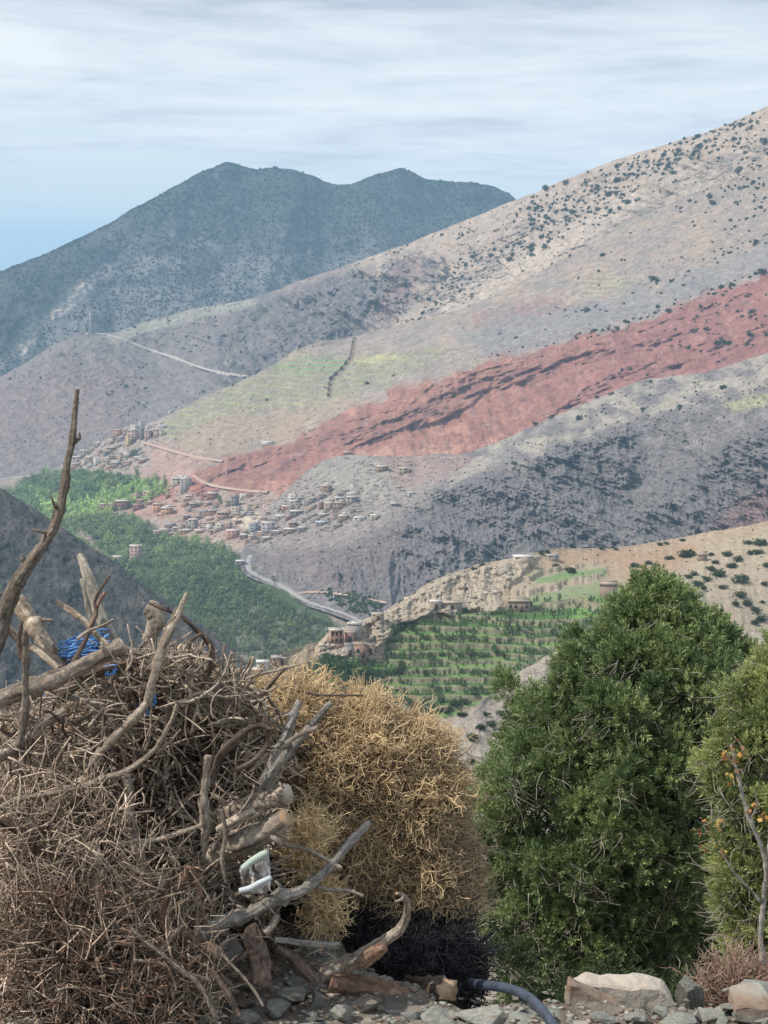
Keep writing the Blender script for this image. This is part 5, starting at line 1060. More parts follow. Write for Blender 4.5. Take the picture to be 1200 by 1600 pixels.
B([(299, 1356), (306, 1375), (317, 1402)], [6.34, 6.33], [6, 5, 3], 'pointed rusty splinter leaning right over the dark hollow', w_red, stubs=1)
B([(200, 1448), (225, 1468), (252, 1490), (285, 1518), (305, 1532), (322, 1555), (338, 1590)], [6.2, 6.15], [4, 4, 4, 4, 4], 'long thin stick slanting down right through the low brush', w_grey, stubs=3)
B([(208, 1500), (250, 1505), (290, 1520), (328, 1532)], [6.2, 6.2], [3, 3.5, 3], 'slender pale stick lying on the low brush near the stones', w_pale, stubs=2)
B([(338, 1478), (358, 1502), (378, 1525), (400, 1552), (412, 1572)], [6.25, 6.2], [2.5, 2.5, 2.2], 'straw-thin yellowish stalk slanting across the stones', w_pale, stubs=0)
B([(318, 1350), (345, 1330), (382, 1312), (420, 1296), (447, 1278)], [6.55, 6.4], [14, 17, 19, 19, 15], 'big grey log with slanting cut end pointing right above the white bag', w_grey, cut=w_cut, stubs=2, bark=.16, tint=1.1)
B([(330, 1288), (352, 1272), (390, 1256), (425, 1246), (450, 1240)], [6.62, 6.5], [14, 18, 19, 17, 16], 'big tan log with torn end lying above the grey log', w_pale, cut=w_cutp, stubs=3, bark=.2, split=False)
B([(340, 1296), (365, 1282), (398, 1268)], [6.45, 6.42], [6, 7, 7], 'short pale stick wedged between the two big logs', w_pale, cut=w_cutp, stubs=1)
B([(305, 1470), (345, 1440), (383, 1429), (412, 1416), (440, 1402), (468, 1392), (490, 1377), (512, 1358), (530, 1336), (553, 1310), (578, 1284)], [6.35, 6.5], [11, 11, 10, 9, 9, 8.5, 8, 7, 6, 5], 'long lichen-grey branch rising right across the golden thorn bush', w_lich, stubs=6, knots=.12)
B([(432, 1310), (450, 1320), (475, 1326), (500, 1338), (534, 1357)], [6.5, 6.45], [4, 3.5, 3.5, 3], 'thin twig slanting down right beside the small golden tuft', w_grey, stubs=2)
B([(494, 1386), (520, 1390), (545, 1392), (568, 1401)], [6.45, 6.45], [3, 3.5, 2.5], 'short twig under the long lichen-grey branch pointing right', w_grey, stubs=1)
B([(619, 1396), (630, 1400), (637, 1415), (634, 1435), (622, 1455), (600, 1470), (572, 1488), (545, 1506), (505, 1524)], [6.35, 6.55], [2.5, 4.5, 5.5, 6.5, 7.5, 9, 11, 14, 16], 'horn-shaped curved branch curling up at its tip over the stones', w_grey, cut=w_cut, stubs=2, tint=1.1, knots=.02, bark=.2)
B([(600, 1480), (585, 1490), (565, 1505)], [6.4, 6.45], [8, 12, 10], 'broken side piece under the horn-shaped branch', w_red, stubs=1)
B([(428, 1468), (460, 1472), (495, 1476), (530, 1478)], [6.4, 6.45], [4.5, 5.5, 5, 5.5], 'straight grey stick pointing right above the horn-shaped branch', w_lich, stubs=1)
B([(412, 1458), (425, 1446), (434, 1430)], [6.35, 6.4], [6, 6, 5], 'short stick with bleached white end standing in the pile foot', w_pale, cut=w_cutp, stubs=2, tint=1.2)
B([(430, 1480), (455, 1495), (472, 1512), (494, 1535)], [6.4, 6.4], [8, 9, 9, 8], 'dark bent log left of the horn-shaped branch', w_dark, stubs=2)
B([(515, 1532), (560, 1542), (610, 1552), (650, 1562), (690, 1575)], [6.5, 6.55], [15, 18, 17, 12, 7], 'flat reddish log of shredded bark lying along the stones', w_red, name='dead_log', cat='log', stubs=4, bark=.22)
B([(642, 1540), (665, 1546), (684, 1548), (699, 1548)], [6.9, 6.5], [16, 18, 20, 20], 'short round log showing its sawn brown end by the stones', w_dark, name='dead_log', cat='log', cut=w_cut, stubs=3, bark=.22, sides=14)
B([(395, 1470), (402, 1490), (404, 1512), (400, 1535)], [6.35, 6.35], [15, 17, 17, 20], 'rotten upright stump with ragged sides at the foot of the pile', w_dark, name='stump', cat='stump', stubs=8, bark=.26, knots=.06, tint=1.2, split=True, sides=14)
B([(300, 1500), (318, 1490), (330, 1488), (352, 1480)], [6.3, 6.35], [7, 6, 5, 4], 'tan broken stick lying on the flat stone under the pile', w_pale, stubs=1)
B([(467, 1096), (458, 1122), (446, 1150), (430, 1182), (410, 1224)], [6.5, 6.5], [5, 7, 8, 8, 8], 'left arm of the two light branches standing before the bush', w_lich, stubs=3, tint=1.15)
B([(518, 1099), (498, 1120), (478, 1145), (447, 1180), (428, 1205), (412, 1232)], [6.45, 6.45], [4.5, 6, 7, 7, 7], 'right arm of the two light branches standing before the bush', w_lich, stubs=3, tint=1.05)
B([(497, 1136), (475, 1145), (452, 1158), (440, 1170)], [6.42, 6.42], [4, 4, 4], 'small offshoot beside the right light branch', w_grey, stubs=1)
B([(568, 1087), (535, 1086), (505, 1086), (478, 1082)], [6.7, 6.7], [1.6, 2, 2], 'thin straight twig lying over the top of the golden bush', w_dark, stubs=1)
B([(380, 1120), (405, 1090), (430, 1060), (446, 1044)], [6.6, 6.6], [4, 4, 3, 2.5], 'dark slanting twig sticking up against the near houses', w_dark, stubs=1)
B([(300, 1130), (340, 1075), (385, 1060), (430, 1048), (470, 1038)], [6.6, 6.55], [3, 3, 2.5, 2, 1.5], 'thin branch reaching far right toward the pink near houses', w_grey, stubs=3)
B([(330, 1225), (345, 1180), (372, 1150), (400, 1135), (425, 1140)], [6.4, 6.4], [6, 6, 5, 4, 3], 'dark bowed branch over the hollow right of centre', w_dark, stubs=3)
B([(410, 1115), (420, 1135), (415, 1165), (395, 1190), (360, 1205)], [6.42, 6.4], [4, 4, 4.5, 5], 'dark curved branch bending back to the left beside the bush', w_dark, stubs=2)
B([(325, 1180), (322, 1215), (318, 1250), (322, 1290), (318, 1330)], [6.32, 6.32], [5, 7, 8, 7, 6], 'thick upright gnarled stem at the right of the dark hollow', w_grey, stubs=4, knots=.18, tint=.85)
B([(346, 1265), (352, 1300), (347, 1340), (354, 1380)], [6.3, 6.3], [3, 3.5, 3.5, 3], 'thin upright twig crossing the ends of the big logs', w_grey, stubs=2)
B([(-10, 1275), (20, 1290), (60, 1320), (85, 1345)], [6.3, 6.3], [7, 8, 7, 6], 'dark branch slanting down right at the left edge', w_dark, stubs=2)
B([(40, 1300), (55, 1275), (80, 1262), (112, 1235), (140, 1215)], [6.5, 6.45], [10, 11, 10, 9], 'stout tan limb half buried in the twigs left of centre', w_pale, stubs=2, tint=.85)
B([(375, 1590), (360, 1560), (345, 1535), (330, 1515)], [6.15, 6.2], [5, 5, 4], 'dark root curling down at the edge of the stones', w_dark, stubs=1)

# ---- medium sticks filling the pile, each its own object
rng = np.random.default_rng(77)
def pile_top(x): return np.interp(x, [0, 60, 120, 190, 240, 290, 340, 390, 430, 470], [1085, 1090, 1060, 1010, 990, 1000, 1020, 1060, 1120, 1230])
kinds = [('grey', w_grey, 'weathered grey'), ('pale', w_pale, 'bleached pale'), ('dark', w_dark, 'dark brown')]
zones = [((0, 180), (1080, 1300), 'upper left of the pile'), ((150, 440), (1020, 1180), 'pile crest'), ((150, 430), (1180, 1450), 'dark middle of the pile'), ((0, 200), (1300, 1590), 'low brush at bottom left'), ((180, 420), (1450, 1560), 'foot of the pile')]
cnt = [34, 46, 44, 26, 18]
for (zx, zy, zn), c_ in zip(zones, cnt):
    for _ in range(c_):
        kn, km, kl = kinds[rng.choice(3, p=[.45, .33, .22])]
        x0_ = rng.uniform(*zx); y0_ = max(rng.uniform(*zy), pile_top(x0_)+6); ang = rng.normal(-.6, .9); ln = rng.uniform(50, 150); curv = rng.normal()*.9
        pts = []; a_ = ang; x_, y_ = x0_-math.cos(a_)*ln/2, y0_-math.sin(a_)*ln/2
        for i in range(6): pts.append((x_, max(y_, pile_top(x_)-14))); x_ += math.cos(a_)*ln/5; y_ += math.sin(a_)*ln/5; a_ += curv*.35+rng.normal()*.22
        d0 = rng.uniform(6.45, 6.95) if zy[0] < 1300 else rng.uniform(6.2, 6.5); r_ = rng.uniform(1.8, 4.6)
        B(pts, [d0, d0+rng.normal()*.12], [r_, r_*.85, r_*.55], f'{"thin" if r_ < 3 else "thick"} {kl} stick {"rising right" if -1.57 < ang < -.35 else "rising left" if ang <= -1.57 else "lying level" if ang < .5 else "slanting down right"} in the {zn}', km, name='dead_stick', cat='stick', group=f'sticks in the {zn}', stubs=rng.integers(0, 4), knots=.12, sides=6, wob=.02)

# ---- the fine tangle: too many twigs to count
def twigs(name, n, region, Dr, lenpx, rpx, seed, mat, tint, label, curl=.5, K=7, topf=None, ang=None, dens=None, sides=4, fork=0):
    rng = np.random.default_rng(seed); x = rng.uniform(region[0], region[2], n*3); y = rng.uniform(region[1], region[3], n*3); ok = np.ones(len(x), bool)
    if topf is not None: ok &= y > topf(x)
    if dens is not None: ok &= rng.uniform(size=len(x)) < dens(x, y)
    x, y = x[ok][:n], y[ok][:n]; n = len(x); D = rng.uniform(*Dr, n)
    k = (D/F)[:, None]; P0 = at(x, y, D)
    a = rng.uniform(0, 2*math.pi, n) if ang is None else rng.normal(ang[0], ang[1], n); el = rng.normal(0, .45, n)
    ln = rng.uniform(*lenpx, n)/(K-1)
    P = np.zeros((n, K, 3)); P[:, 0] = P0; da = rng.normal(0, curl*.4, n)
    for i in range(1, K):
        a = a + da + rng.normal(0, curl*.55, n); el = el + rng.normal(0, curl*.4, n); el *= .9
        P[:, i] = P[:, i-1] + np.stack([np.cos(a)*np.cos(el), np.sin(el), np.sin(a)*np.cos(el)], 1)*(ln*D/F)[:, None]
    P -= (P[:, K//2]-P0)[:, None]
    r = rng.uniform(*rpx, n)[:, None]*k*np.linspace(1, .5, K)[None]
    if fork:
        P2, r2 = [P], [r]
        for f in range(fork):
            j = 1+f % (K-3); base = P[:, j]; dirn = P[:, j+1]-P[:, j]; L_ = np.linalg.norm(dirn, axis=1, keepdims=True)
            nd = dirn/L_ + rng.normal(size=(n, 3))*.8; nd /= np.linalg.norm(nd, axis=1, keepdims=True); nd2 = nd + rng.normal(size=(n, 3))*.6
            Q = np.stack([base + nd*L_*t_*1.1 + (nd2*L_*.5*max(0, t_-1)) for t_ in np.linspace(0, 2.2, K)], 1); P2.append(Q); r2.append(r*.75)
        P = np.concatenate(P2); r = np.concatenate(r2)
    V, Fq, ix = tubes(P, r, sides); t3 = np.array(tint)[None]*rng.uniform(.35, 1.5, (len(P), 1)); 
    o = mesh_np(name, V, Fq, mat, t3[ix], smooth=True); tag(o, label, 'twigs', kind='stuff'); return o
twigs('twig_tangle', 5200, (-20, 1000, 440, 1480), (6.85, 7.7), (45, 150), (.8, 2.4), 1, w_grey, (1.55, 1.42, 1.3), 'dense tangle of thin grey twigs inside the brushwood pile', .24, 9, lambda x: pile_top(x)+38, fork=1, dens=lambda x, y: 1-.9*poly_mask(x, y, [(320, 1235), (470, 1220), (470, 1420), (330, 1420)], 10))
twigs('dark_twig_tangle', 2600, (150, 1040, 460, 1500), (6.75, 7.7), (40, 120), (.9, 2.4), 2, w_dark, (.75, .75, .75), 'dark curly twigs in the hollow right of the pile centre', .5, 9, lambda x: pile_top(x)+45, dens=lambda x, y: 1-poly_mask(x, y, [(310, 1235), (470, 1220), (470, 1420), (330, 1420)], 10))
twigs('pile_crust', 620, (-20, 1010, 430, 1420), (6.45, 6.7), (50, 150), (1.2, 2.8), 3, w_pale, (1.1, 1.1, 1.1), 'paler twigs lying over the front of the brushwood pile', .26, 9, lambda x: pile_top(x)+8, dens=lambda x, y: 1-.75*poly_mask(x, y, [(190, 1190), (320, 1160), (330, 1400), (200, 1340)], 20))
lowtop = lambda x: np.interp(x, [0, 100, 180, 230, 330, 360], [1310, 1300, 1330, 1400, 1490, 1540])
twigs('fine_brush', 6500, (-20, 1140, 345, 1640), (6.2, 7.0), (24, 110), (.7, 2.2), 4, w_grey, (1.95, 1.85, 1.75), 'mat of fine brittle brown brush at the bottom left', .34, 6, lambda x: lowtop(x)-150, dens=lambda x, y: np.clip((y-lowtop(x)+150)/260, 0, 1), fork=1, sides=3)
twigs('fine_red_brush', 700, (-20, 1380, 300, 1640), (6.1, 6.5), (18, 50), (.8, 1.6), 5, w_red, (1.2, 1.15, 1.15), 'reddish fine brush at the bottom left corner', .9, 6, lambda x: lowtop(x)+40, fork=1, sides=3)

# ---- golden thorn bush: wiry branching tufts around several lobes
def thorn(name, lobes, n, seed, c1, c2, seg=.030, r=.0019, label='', shell=.5, down=0.0, mat=None, cat='bush', part='tufts', gen=3, parent=None, core=None):
    """lobes: (px, py, D, rx_px, rz_px, ry_m, weight)"""
    rng = np.random.default_rng(seed); lb = np.array(lobes, float); w = lb[:, 6]*lb[:, 3]*lb[:, 4]; k = rng.choice(len(lb), n, p=w/w.sum()); Lk = lb[k]
    C = at(Lk[:, 0], Lk[:, 1], Lk[:, 2]); rad = np.stack([Lk[:, 3]*Lk[:, 2]/F, Lk[:, 5], Lk[:, 4]*Lk[:, 2]/F], 1)
    d = rng.normal(size=(n, 3)); d[:, 1] -= .35; d /= np.linalg.norm(d, axis=1, keepdims=True)
    rr = rng.uniform(shell, 1.0, n)**.7*(1+.34*fbm(d[:, 0]*1.9+k, d[:, 2]*2.5+d[:, 1], 3, seed))
    P0 = C + d*rad*rr[:, None] - d*.05
    dirs = d + rng.normal(size=(n, 3))*.55; dirs[:, 2] += .25-down; dirs /= np.linalg.norm(dirs, axis=1, keepdims=True)
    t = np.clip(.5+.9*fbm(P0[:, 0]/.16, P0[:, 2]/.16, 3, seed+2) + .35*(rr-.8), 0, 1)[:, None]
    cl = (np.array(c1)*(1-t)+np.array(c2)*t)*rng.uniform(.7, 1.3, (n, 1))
    PP, RR, CC = [], [], []
    cur, dr, rad_, ci = P0, dirs, np.full(n, r*1.15), cl
    for g in range(gen):
        m = len(cur); K = 4; P = np.zeros((m, K, 3)); P[:, 0] = cur; dd = dr.copy()
        for i in range(1, K): P[:, i] = P[:, i-1] + dd*seg*(.62**g)*1.1*rng.uniform(.5, 1.1, (m, 1)); dd = dd + rng.normal(size=(m, 3))*.42; dd /= np.linalg.norm(dd, axis=1, keepdims=True)
        PP.append(P); RR.append(rad_[:, None]*np.linspace(1, .7, K)[None]); CC.append(ci)
        if g < gen-1:
            nb = 2 if g else 3; ii = np.repeat(np.arange(m), nb); st_ = rng.integers(1, K, len(ii)); cur = P[ii, st_]; dr = dd[ii] + rng.normal(size=(len(ii), 3))*.85; dr /= np.linalg.norm(dr, axis=1, keepdims=True); rad_ = rad_[ii]*.74; ci = ci[ii]*1.06
    P = np.concatenate(PP); Rr = np.concatenate(RR); Cc = np.concatenate(CC)
    V, Fq, ix = tubes(P, Rr, 3, cap=False)
    o = mesh_np(part, V, Fq, mat, Cc[ix], parent=parent, smooth=True); return o
m_thorn = material('thorn_stems', attr=True, vary=0, rough=.7, spec=.2)
GB = [(560, 1200, 7.35, 112, 108, .26, 1), (470, 1140, 7.4, 80, 70, .2, 1), (420, 1122, 7.5, 60, 52, .16, .8), (640, 1240, 7.35, 78, 110, .24, 1), (665, 1350, 7.3, 70, 92, .22, 1), (560, 1310, 7.3, 85, 95, .2, 1), (690, 1400, 7.3, 48, 60, .16, 1), (590, 1400, 7.35, 60, 50, .16, .8)]
e = empty('thorn_bush', at(600, 1560, 7.35)); tag(e, 'big golden dry thorn bush bulging out right of the brushwood pile', 'bush')
bl = e.location.copy()
def rebase(o): o.location = -Vector(bl)
rebase(thorn('bush', GB, 9000, 1, (.37, .28, .18), (.68, .51, .285), mat=m_thorn, parent=e, shell=.72, seg=.040, r=.0023, part='golden_tufts'))
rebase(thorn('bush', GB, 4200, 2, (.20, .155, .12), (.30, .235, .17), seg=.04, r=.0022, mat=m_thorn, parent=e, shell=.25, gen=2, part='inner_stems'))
rebase(thorn('bush', [(485, 1300, 6.8, 30, 34, .08, 1), (468, 1345, 6.85, 34, 22, .06, 1), (508, 1420, 6.8, 26, 40, .08, 1)], 300, 3, (.58, .45, .27), (.82, .62, .34), seg=.034, mat=m_thorn, parent=e, shell=.3, part='yellow_tufts'))
W, Dd = W_([(600, 1570), (585, 1480), (560, 1380), (545, 1290), (530, 1220)], 7.35); V, q, caps, _ = branch_geo(W, np.array([.03, .025, .02, .012]), 55); mesh_np('stem', V-np.array(bl), [q], w_dark, np.ones((len(V), 3)), parent=e, smooth=True)
# blackened bush below it
e = empty('charred_bush', at(650, 1580, 7.2)); tag(e, 'blackened spiny dry bush squatting under the golden thorn bush', 'bush'); bl = e.location.copy()
CB = [(660, 1490, 7.15, 90, 75, .2, 1), (580, 1470, 7.25, 90, 70, .2, 1), (500, 1440, 7.3, 70, 80, .18, .9), (700, 1530, 7.1, 55, 50, .15, 1), (640, 1540, 7.1, 60, 40, .15, .8), (450, 1400, 7.35, 50, 80, .15, .8), (430, 1490, 7.2, 50, 55, .14, .7)]
rebase(thorn('bush', CB, 7000, 4, (.048, .044, .044), (.105, .098, .098), seg=.032, r=.0021, mat=m_thorn, parent=e, shell=.55, part='black_twigs'))
rebase(thorn('bush', CB, 2500, 6, (.03, .03, .035), (.05, .05, .055), seg=.05, r=.0032, mat=m_thorn, parent=e, shell=.1, gen=2, part='core_twigs'))

# ---- white plastic bag and blue rope in the pile
def sheet(name, pts, D, mat, label, cat, seed, amp=.012, thick=.004):
    """crumpled sheet spanning a pixel quad"""
    n = 34; u, v = np.meshgrid(np.linspace(0, 1, n), np.linspace(0, 1, n), indexing='ij'); a, b, c, d = [np.array(p, float) for p in pts]
    xy = (a*(1-u[..., None])+b*u[..., None])*(1-v[..., None])+(d*(1-u[..., None])+c*u[..., None])*v[..., None]
    Dp = D + .05*np.sin(u*3.1)*(-1) + amp*3*ridged(u*2.3+seed, v*1.2, 3, seed) + amp*fbm(u*6, v*5, 3, seed+1)
    P = at(xy[..., 0]+3*fbm(v*3, u*0+seed, 2, seed), xy[..., 1]+3*fbm(u*3, v*0+seed, 2, seed+3), Dp); Pb = P+np.array([0, thick, 0]); idx = np.arange(n*n).reshape(n, n)
    q = np.stack([idx[:-1, :-1], idx[1:, :-1], idx[1:, 1:], idx[:-1, 1:]], -1).reshape(-1, 4)
    rim = np.concatenate([idx[0, :], idx[1:, -1], idx[-1, -2::-1], idx[-2:0:-1, 0]]); rb = np.stack([rim, np.roll(rim, -1), np.roll(rim, -1)+n*n, rim+n*n], -1)
    o0 = P.reshape(-1, 3).mean(0); o = mesh_np(name, np.concatenate([P.reshape(-1, 3), Pb.reshape(-1, 3)])-o0, [q, q[:, ::-1]+n*n, rb], mat, smooth=True); o.location = o0
    if label: tag(o, label, cat)
    return o
m_plast = material('white_plastic', (.62, .61, .60), vary=.12, vscale=12, rough=.35, spec=.4, second=(.42, .36, .29), second_scale=9)
sheet('plastic_bag', [(374, 1352), (420, 1326), (424, 1392), (379, 1400)], 6.32, m_plast, 'crumpled white plastic bag caught under the big grey log', 'bag', 5, .016)
B([(378, 1358), (392, 1346), (408, 1336), (418, 1332)], 6.28, [5, 6, 6, 4], 'rolled greenish-white plastic rim on top of the white bag', material('green_white_plastic', (.40, .46, .40), vary=.1), name='plastic_strip', cat='plastic', group=None, stubs=0, knots=.05, bark=.03)
B([(374, 1392), (390, 1388), (405, 1380), (424, 1371)], 6.24, [4.5, 5, 5, 4], 'pale blue-grey plastic tube lying across the white bag', material('pale_pipe', (.48, .53, .54), vary=.05, rough=.4), name='plastic_pipe', cat='pipe', group=None, stubs=0, knots=.0, bark=.0, wob=0)
m_blue = material('blue_plastic', (.15, .34, .68), vary=.3, vscale=20, rough=.45)
rng = np.random.default_rng(12); PL = []
for i in range(30):
    q_ = i/29; c_ = np.array([132+14*math.sin(i*1.7), 996+34*q_]); a_ = -.25-.25*math.sin(i*.9); pts = []
    for j in range(9): t = (j-4)/4; pts.append((c_[0]+t*30*math.cos(a_)+rng.normal()*.8, c_[1]+t*30*math.sin(a_)-7*(1-t*t)*math.cos(i)+rng.normal()*.8))
    PL.append(W_(pts, 6.92+.05*math.sin(i*2.1))[0])
path = np.concatenate([p if i % 2 else p[::-1] for i, p in enumerate(PL)]); path = catmull(path, 700)[None]
V, Fq, _ = tubes(path, np.full((1, 700), .0034), 5); o = mesh_np('blue_rope', V, Fq, m_blue, smooth=True); tag(o, 'tangled bright blue plastic rope caught behind the level log', 'rope')
for cx_, cy_, wh in ((238, 1094, 'right of the rising light branch'), (220, 1112, 'just left of the rising light branch'), (172, 1048, 'under the end of the level log')):
    pp = []
    for i in range(3): pp += [(cx_+rng.normal()*3+8*math.cos(t+i), cy_+rng.normal()*2+7*math.sin(t+i)) for t in np.linspace(0, 5.5, 9)]
    V, Fq, _ = tubes(catmull(W_(pp, 6.6)[0], 90)[None], np.full((1, 90), .0034), 5); tag(mesh_np('rope_scrap', V, Fq, m_blue, smooth=True), 'small knotted scrap of blue rope in the pile '+wh, 'rope')

# ---- hose
W, Dd = W_([(735, 1536), (765, 1540), (795, 1545), (822, 1556), (843, 1574), (860, 1596), (876, 1625), (890, 1670)], [6.7, 6.45, 6.28, 6.1, 5.95]); m_hose = material('hose_rubber', (.05, .062, .09), vary=.35, vscale=30, rough=.5, bump=.2, bscale=60, bdist=.004, spec=.5)
C_ = catmull(W, 60)[None]; V, Fq, _ = tubes(C_, np.full((1, 60), .0175), 16); o = mesh_np('hose', V, Fq, m_hose, smooth=True); tag(o, 'dark blue-grey water hose curving over the stones', 'hose')

# ---- stones
m_slate = material('slate', (.25, .27, .235), vary=.22, vscale=7, bump=.8, bscale=28, bdist=.01, second=(.36, .33, .285), second_scale=4, obj_rand=.2, rough=.9)
m_rock = material('pale_rock', (.46, .40, .33), vary=.16, vscale=6, bump=.8, bscale=22, bdist=.012, second=(.33, .31, .26), second_scale=3.2, rough=.95)
m_brock = material('brown_rock', (.26, .19, .14), vary=.2, vscale=7, bump=.8, bscale=25, bdist=.012, second=(.30, .30, .26), second_scale=4, rough=.95)
m_drock = material('dark_rock', (.13, .125, .11), vary=.3, vscale=14, bump=.7, bscale=30, bdist=.01, second=(.27, .26, .22), second_scale=9, rough=.95)
def stone(px, py, D, w, h, label, seed, mat, flat=.6, group=None, tilt=0, dep=1.0, yaw=None):
    me = hull_rock(seed, 1.0, 13, 2); k = D/F; o = bpy.data.objects.new('stone', me); COL.objects.link(o); me.materials.append(mat)
    o.location = Vector(at(px, py, D)); o.scale = (w*k/2*1.02, w*k/2*dep, h*k/2*1.05); o.rotation_euler = (RNG.normal()*.12, tilt, (RNG.uniform(-.5, .5) if yaw is None else yaw)); tag(o, label, 'stone', group); return o
def slab(name, outline, D, depth, mat, label, seed, par=None):
    """thick angular block: front outline in pixels, pushed back with jagged faces"""
    import bmesh
    bm = bmesh.new(); rg = random.Random(seed); P = [Vector(at(x, y, D)) for x, y in outline]; c = sum(P, Vector())/len(P)
    f = [bm.verts.new(p-c) for p in P]; back = [bm.verts.new((p-c)*rg.uniform(.8, .95)+Vector((rg.uniform(-.02, .02), depth*rg.uniform(.8, 1.1), rg.uniform(.0, .03)))) for p in P]
    n = len(f); bm.faces.new(f[::-1]); bm.faces.new(back)
    for i in range(n): bm.faces.new((f[i], f[(i+1) % n], back[(i+1) % n], back[i]))
    bmesh.ops.recalc_face_normals(bm, faces=bm.faces[:]); bmesh.ops.bevel(bm, geom=bm.edges[:], offset=.008, segments=1, affect='EDGES'); bmesh.ops.triangulate(bm, faces=bm.faces[:])
    for _ in range(3): bmesh.ops.subdivide_edges(bm, edges=[e_ for e_ in bm.edges if e_.calc_length() > .025], cuts=1, use_grid_fill=True); bmesh.ops.triangulate(bm, faces=bm.faces[:])
    for v in bm.verts:
        q_ = v.co*7+Vector((seed, 0, 0)); v.co += Vector((mnoise.noise(q_), mnoise.noise(q_+Vector((9, 0, 0))), mnoise.noise(q_+Vector((0, 9, 0)))))*.010 + Vector((0, mnoise.fractal(v.co*30, 1, 2, 3)*.004, mnoise.fractal(v.co*26+Vector((4, 4, 4)), 1, 2, 3)*.004))
    me = bpy.data.meshes.new(name); bm.to_mesh(me); bm.free(); me.materials.append(mat); o = bpy.data.objects.new(name, me); COL.objects.link(o); o.location = c
    if par: o.parent = par; o.location = c-par.location
    if label: tag(o, label, 'rock')
    return o
slab('big_rock', [(898, 1578), (894, 1553), (910, 1538), (935, 1541), (985, 1545), (1008, 1541), (1032, 1544), (1044, 1556), (1062, 1580), (1000, 1590)], 6.5, .11, m_rock, 'large pale angular rock sitting at the foot of the big conifer', 3)
slab('big_rock', [(884, 1566), (888, 1536), (905, 1540), (935, 1556), (968, 1572), (950, 1590), (890, 1588)], 6.42, .06, m_brock, 'brown wedge of rock split off the left side of the large pale one', 4)
stone(1078, 1552, 6.75, 58, 74, 'dark rounded lichen-spotted boulder right of the large pale rock', 41, m_drock, group=None, yaw=0)
slab('big_rock', [(1145, 1600), (1146, 1578), (1165, 1572), (1210, 1574), (1230, 1606)], 6.3, .2, m_brock, 'flat-topped brown stone in the bottom right corner', 6)
stone(1178, 1553, 6.6, 80, 62, 'green-grey stone behind the flat-topped corner stone', 42, m_slate)
ST = [(760, 1588, 110, 44, 's', 'wide green-grey stone left of the hose'), (690, 1590, 90, 38, 's', 'pale rounded slate stone below the round log'), (575, 1572, 62, 38, 'b', 'brown-faced angular stone with dark right side below the shredded log'), (535, 1585, 56, 44, 's', 'dark green split stone left of the brown-faced one'),
      (497, 1568, 40, 46, 's', 'upright slate wedge below the horn-shaped branch'), (455, 1556, 66, 30, 's', 'pale slate slab under the dark bent log'), (430, 1575, 70, 26, 's', 'flat mossy slate left of the upright wedge'), (604, 1532, 26, 16, 'p', 'small white stone under the horn-shaped branch'),
      (895, 1580, 76, 24, 's', 'flat slate in front of the large pale rock'), (938, 1590, 70, 22, 's', 'thin slate chip pile stone right of the hose'), (990, 1592, 60, 20, 's', 'sloping slate below the large pale rock'), (1030, 1582, 34, 26, 's', 'pointed grey-green slate standing on edge'), (1060, 1594, 80, 24, 's', 'long slate below the dark boulder'),
      (1110, 1588, 54, 30, 's', 'leaning slate sliver left of the corner stone'), (810, 1578, 44, 20, 'b', 'brown pebble tucked behind the hose'), (860, 1596, 50, 22, 'p', 'pale chip right under the hose bend'), (350, 1480, 70, 74, 's', 'grey flat-faced stone under the long lichen branch'), (340, 1540, 80, 40, 'b', 'brown weathered stone at the pile foot'),
      (270, 1580, 90, 36, 'b', 'low brown stone at the edge of the fine brush'), (380, 1590, 70, 26, 's', 'mossy flat stone in the middle foreground rubble'), (640, 1590, 48, 26, 's', 'dark green stone chip between the larger stones'), (400, 1540, 40, 22, 's', 'pale grey stone beside the rotten stump')]
MM = dict(s=m_slate, b=m_brock, p=m_rock)
for i, (a, b, w, h, mk, lab) in enumerate(ST):
    yw = (800-b)/F; D = max(6.15, min(6.7, CAMZ/math.tan(math.atan(-yw)+PITCH)-.02))
    stone(a, b, D, w, h, lab, 50+i, MM[mk], dep=.8)
rng = np.random.default_rng(9)
NAMES = {'s': 'small green-grey slate chip', 'b': 'small brown stone chip', 'p': 'small pale stone chip'}
cache = {}
for i in range(190):
    a = rng.uniform(215, 1200); b = rng.uniform(1545, 1606); mk = rng.choice(['s', 'b', 'p'], p=[.6, .2, .2]); D = 6.15+(1606-b)/61*.5+rng.normal()*.04; w = 9+rng.pareto(2.0)*9; w = min(w, 52); zn = 'left of the hose' if a < 760 else 'right of the hose'
    P = at(a, b, D); P[2] = max(P[2]-.02, float(gz(P[0], P[1])) - .01) if a < 760 else P[2]
    key = (mk, i % 9)
    if key not in cache: cache[key] = hull_rock(150+i, .45, 10, 1); cache[key].materials.append(MM[mk])
    o = bpy.data.objects.new('stone_chip', cache[key]); COL.objects.link(o); k = D/F; o.location = P; s = w*k/2; o.scale = (s*rng.uniform(.9, 1.4), s, s*rng.uniform(.5, .9)); o.rotation_euler = (rng.normal()*.3, rng.normal()*.3, rng.uniform(0, 6))
    tag(o, f'{NAMES[mk]} in the rubble {zn}', 'stone', f'{NAMES[mk]}s {zn}')
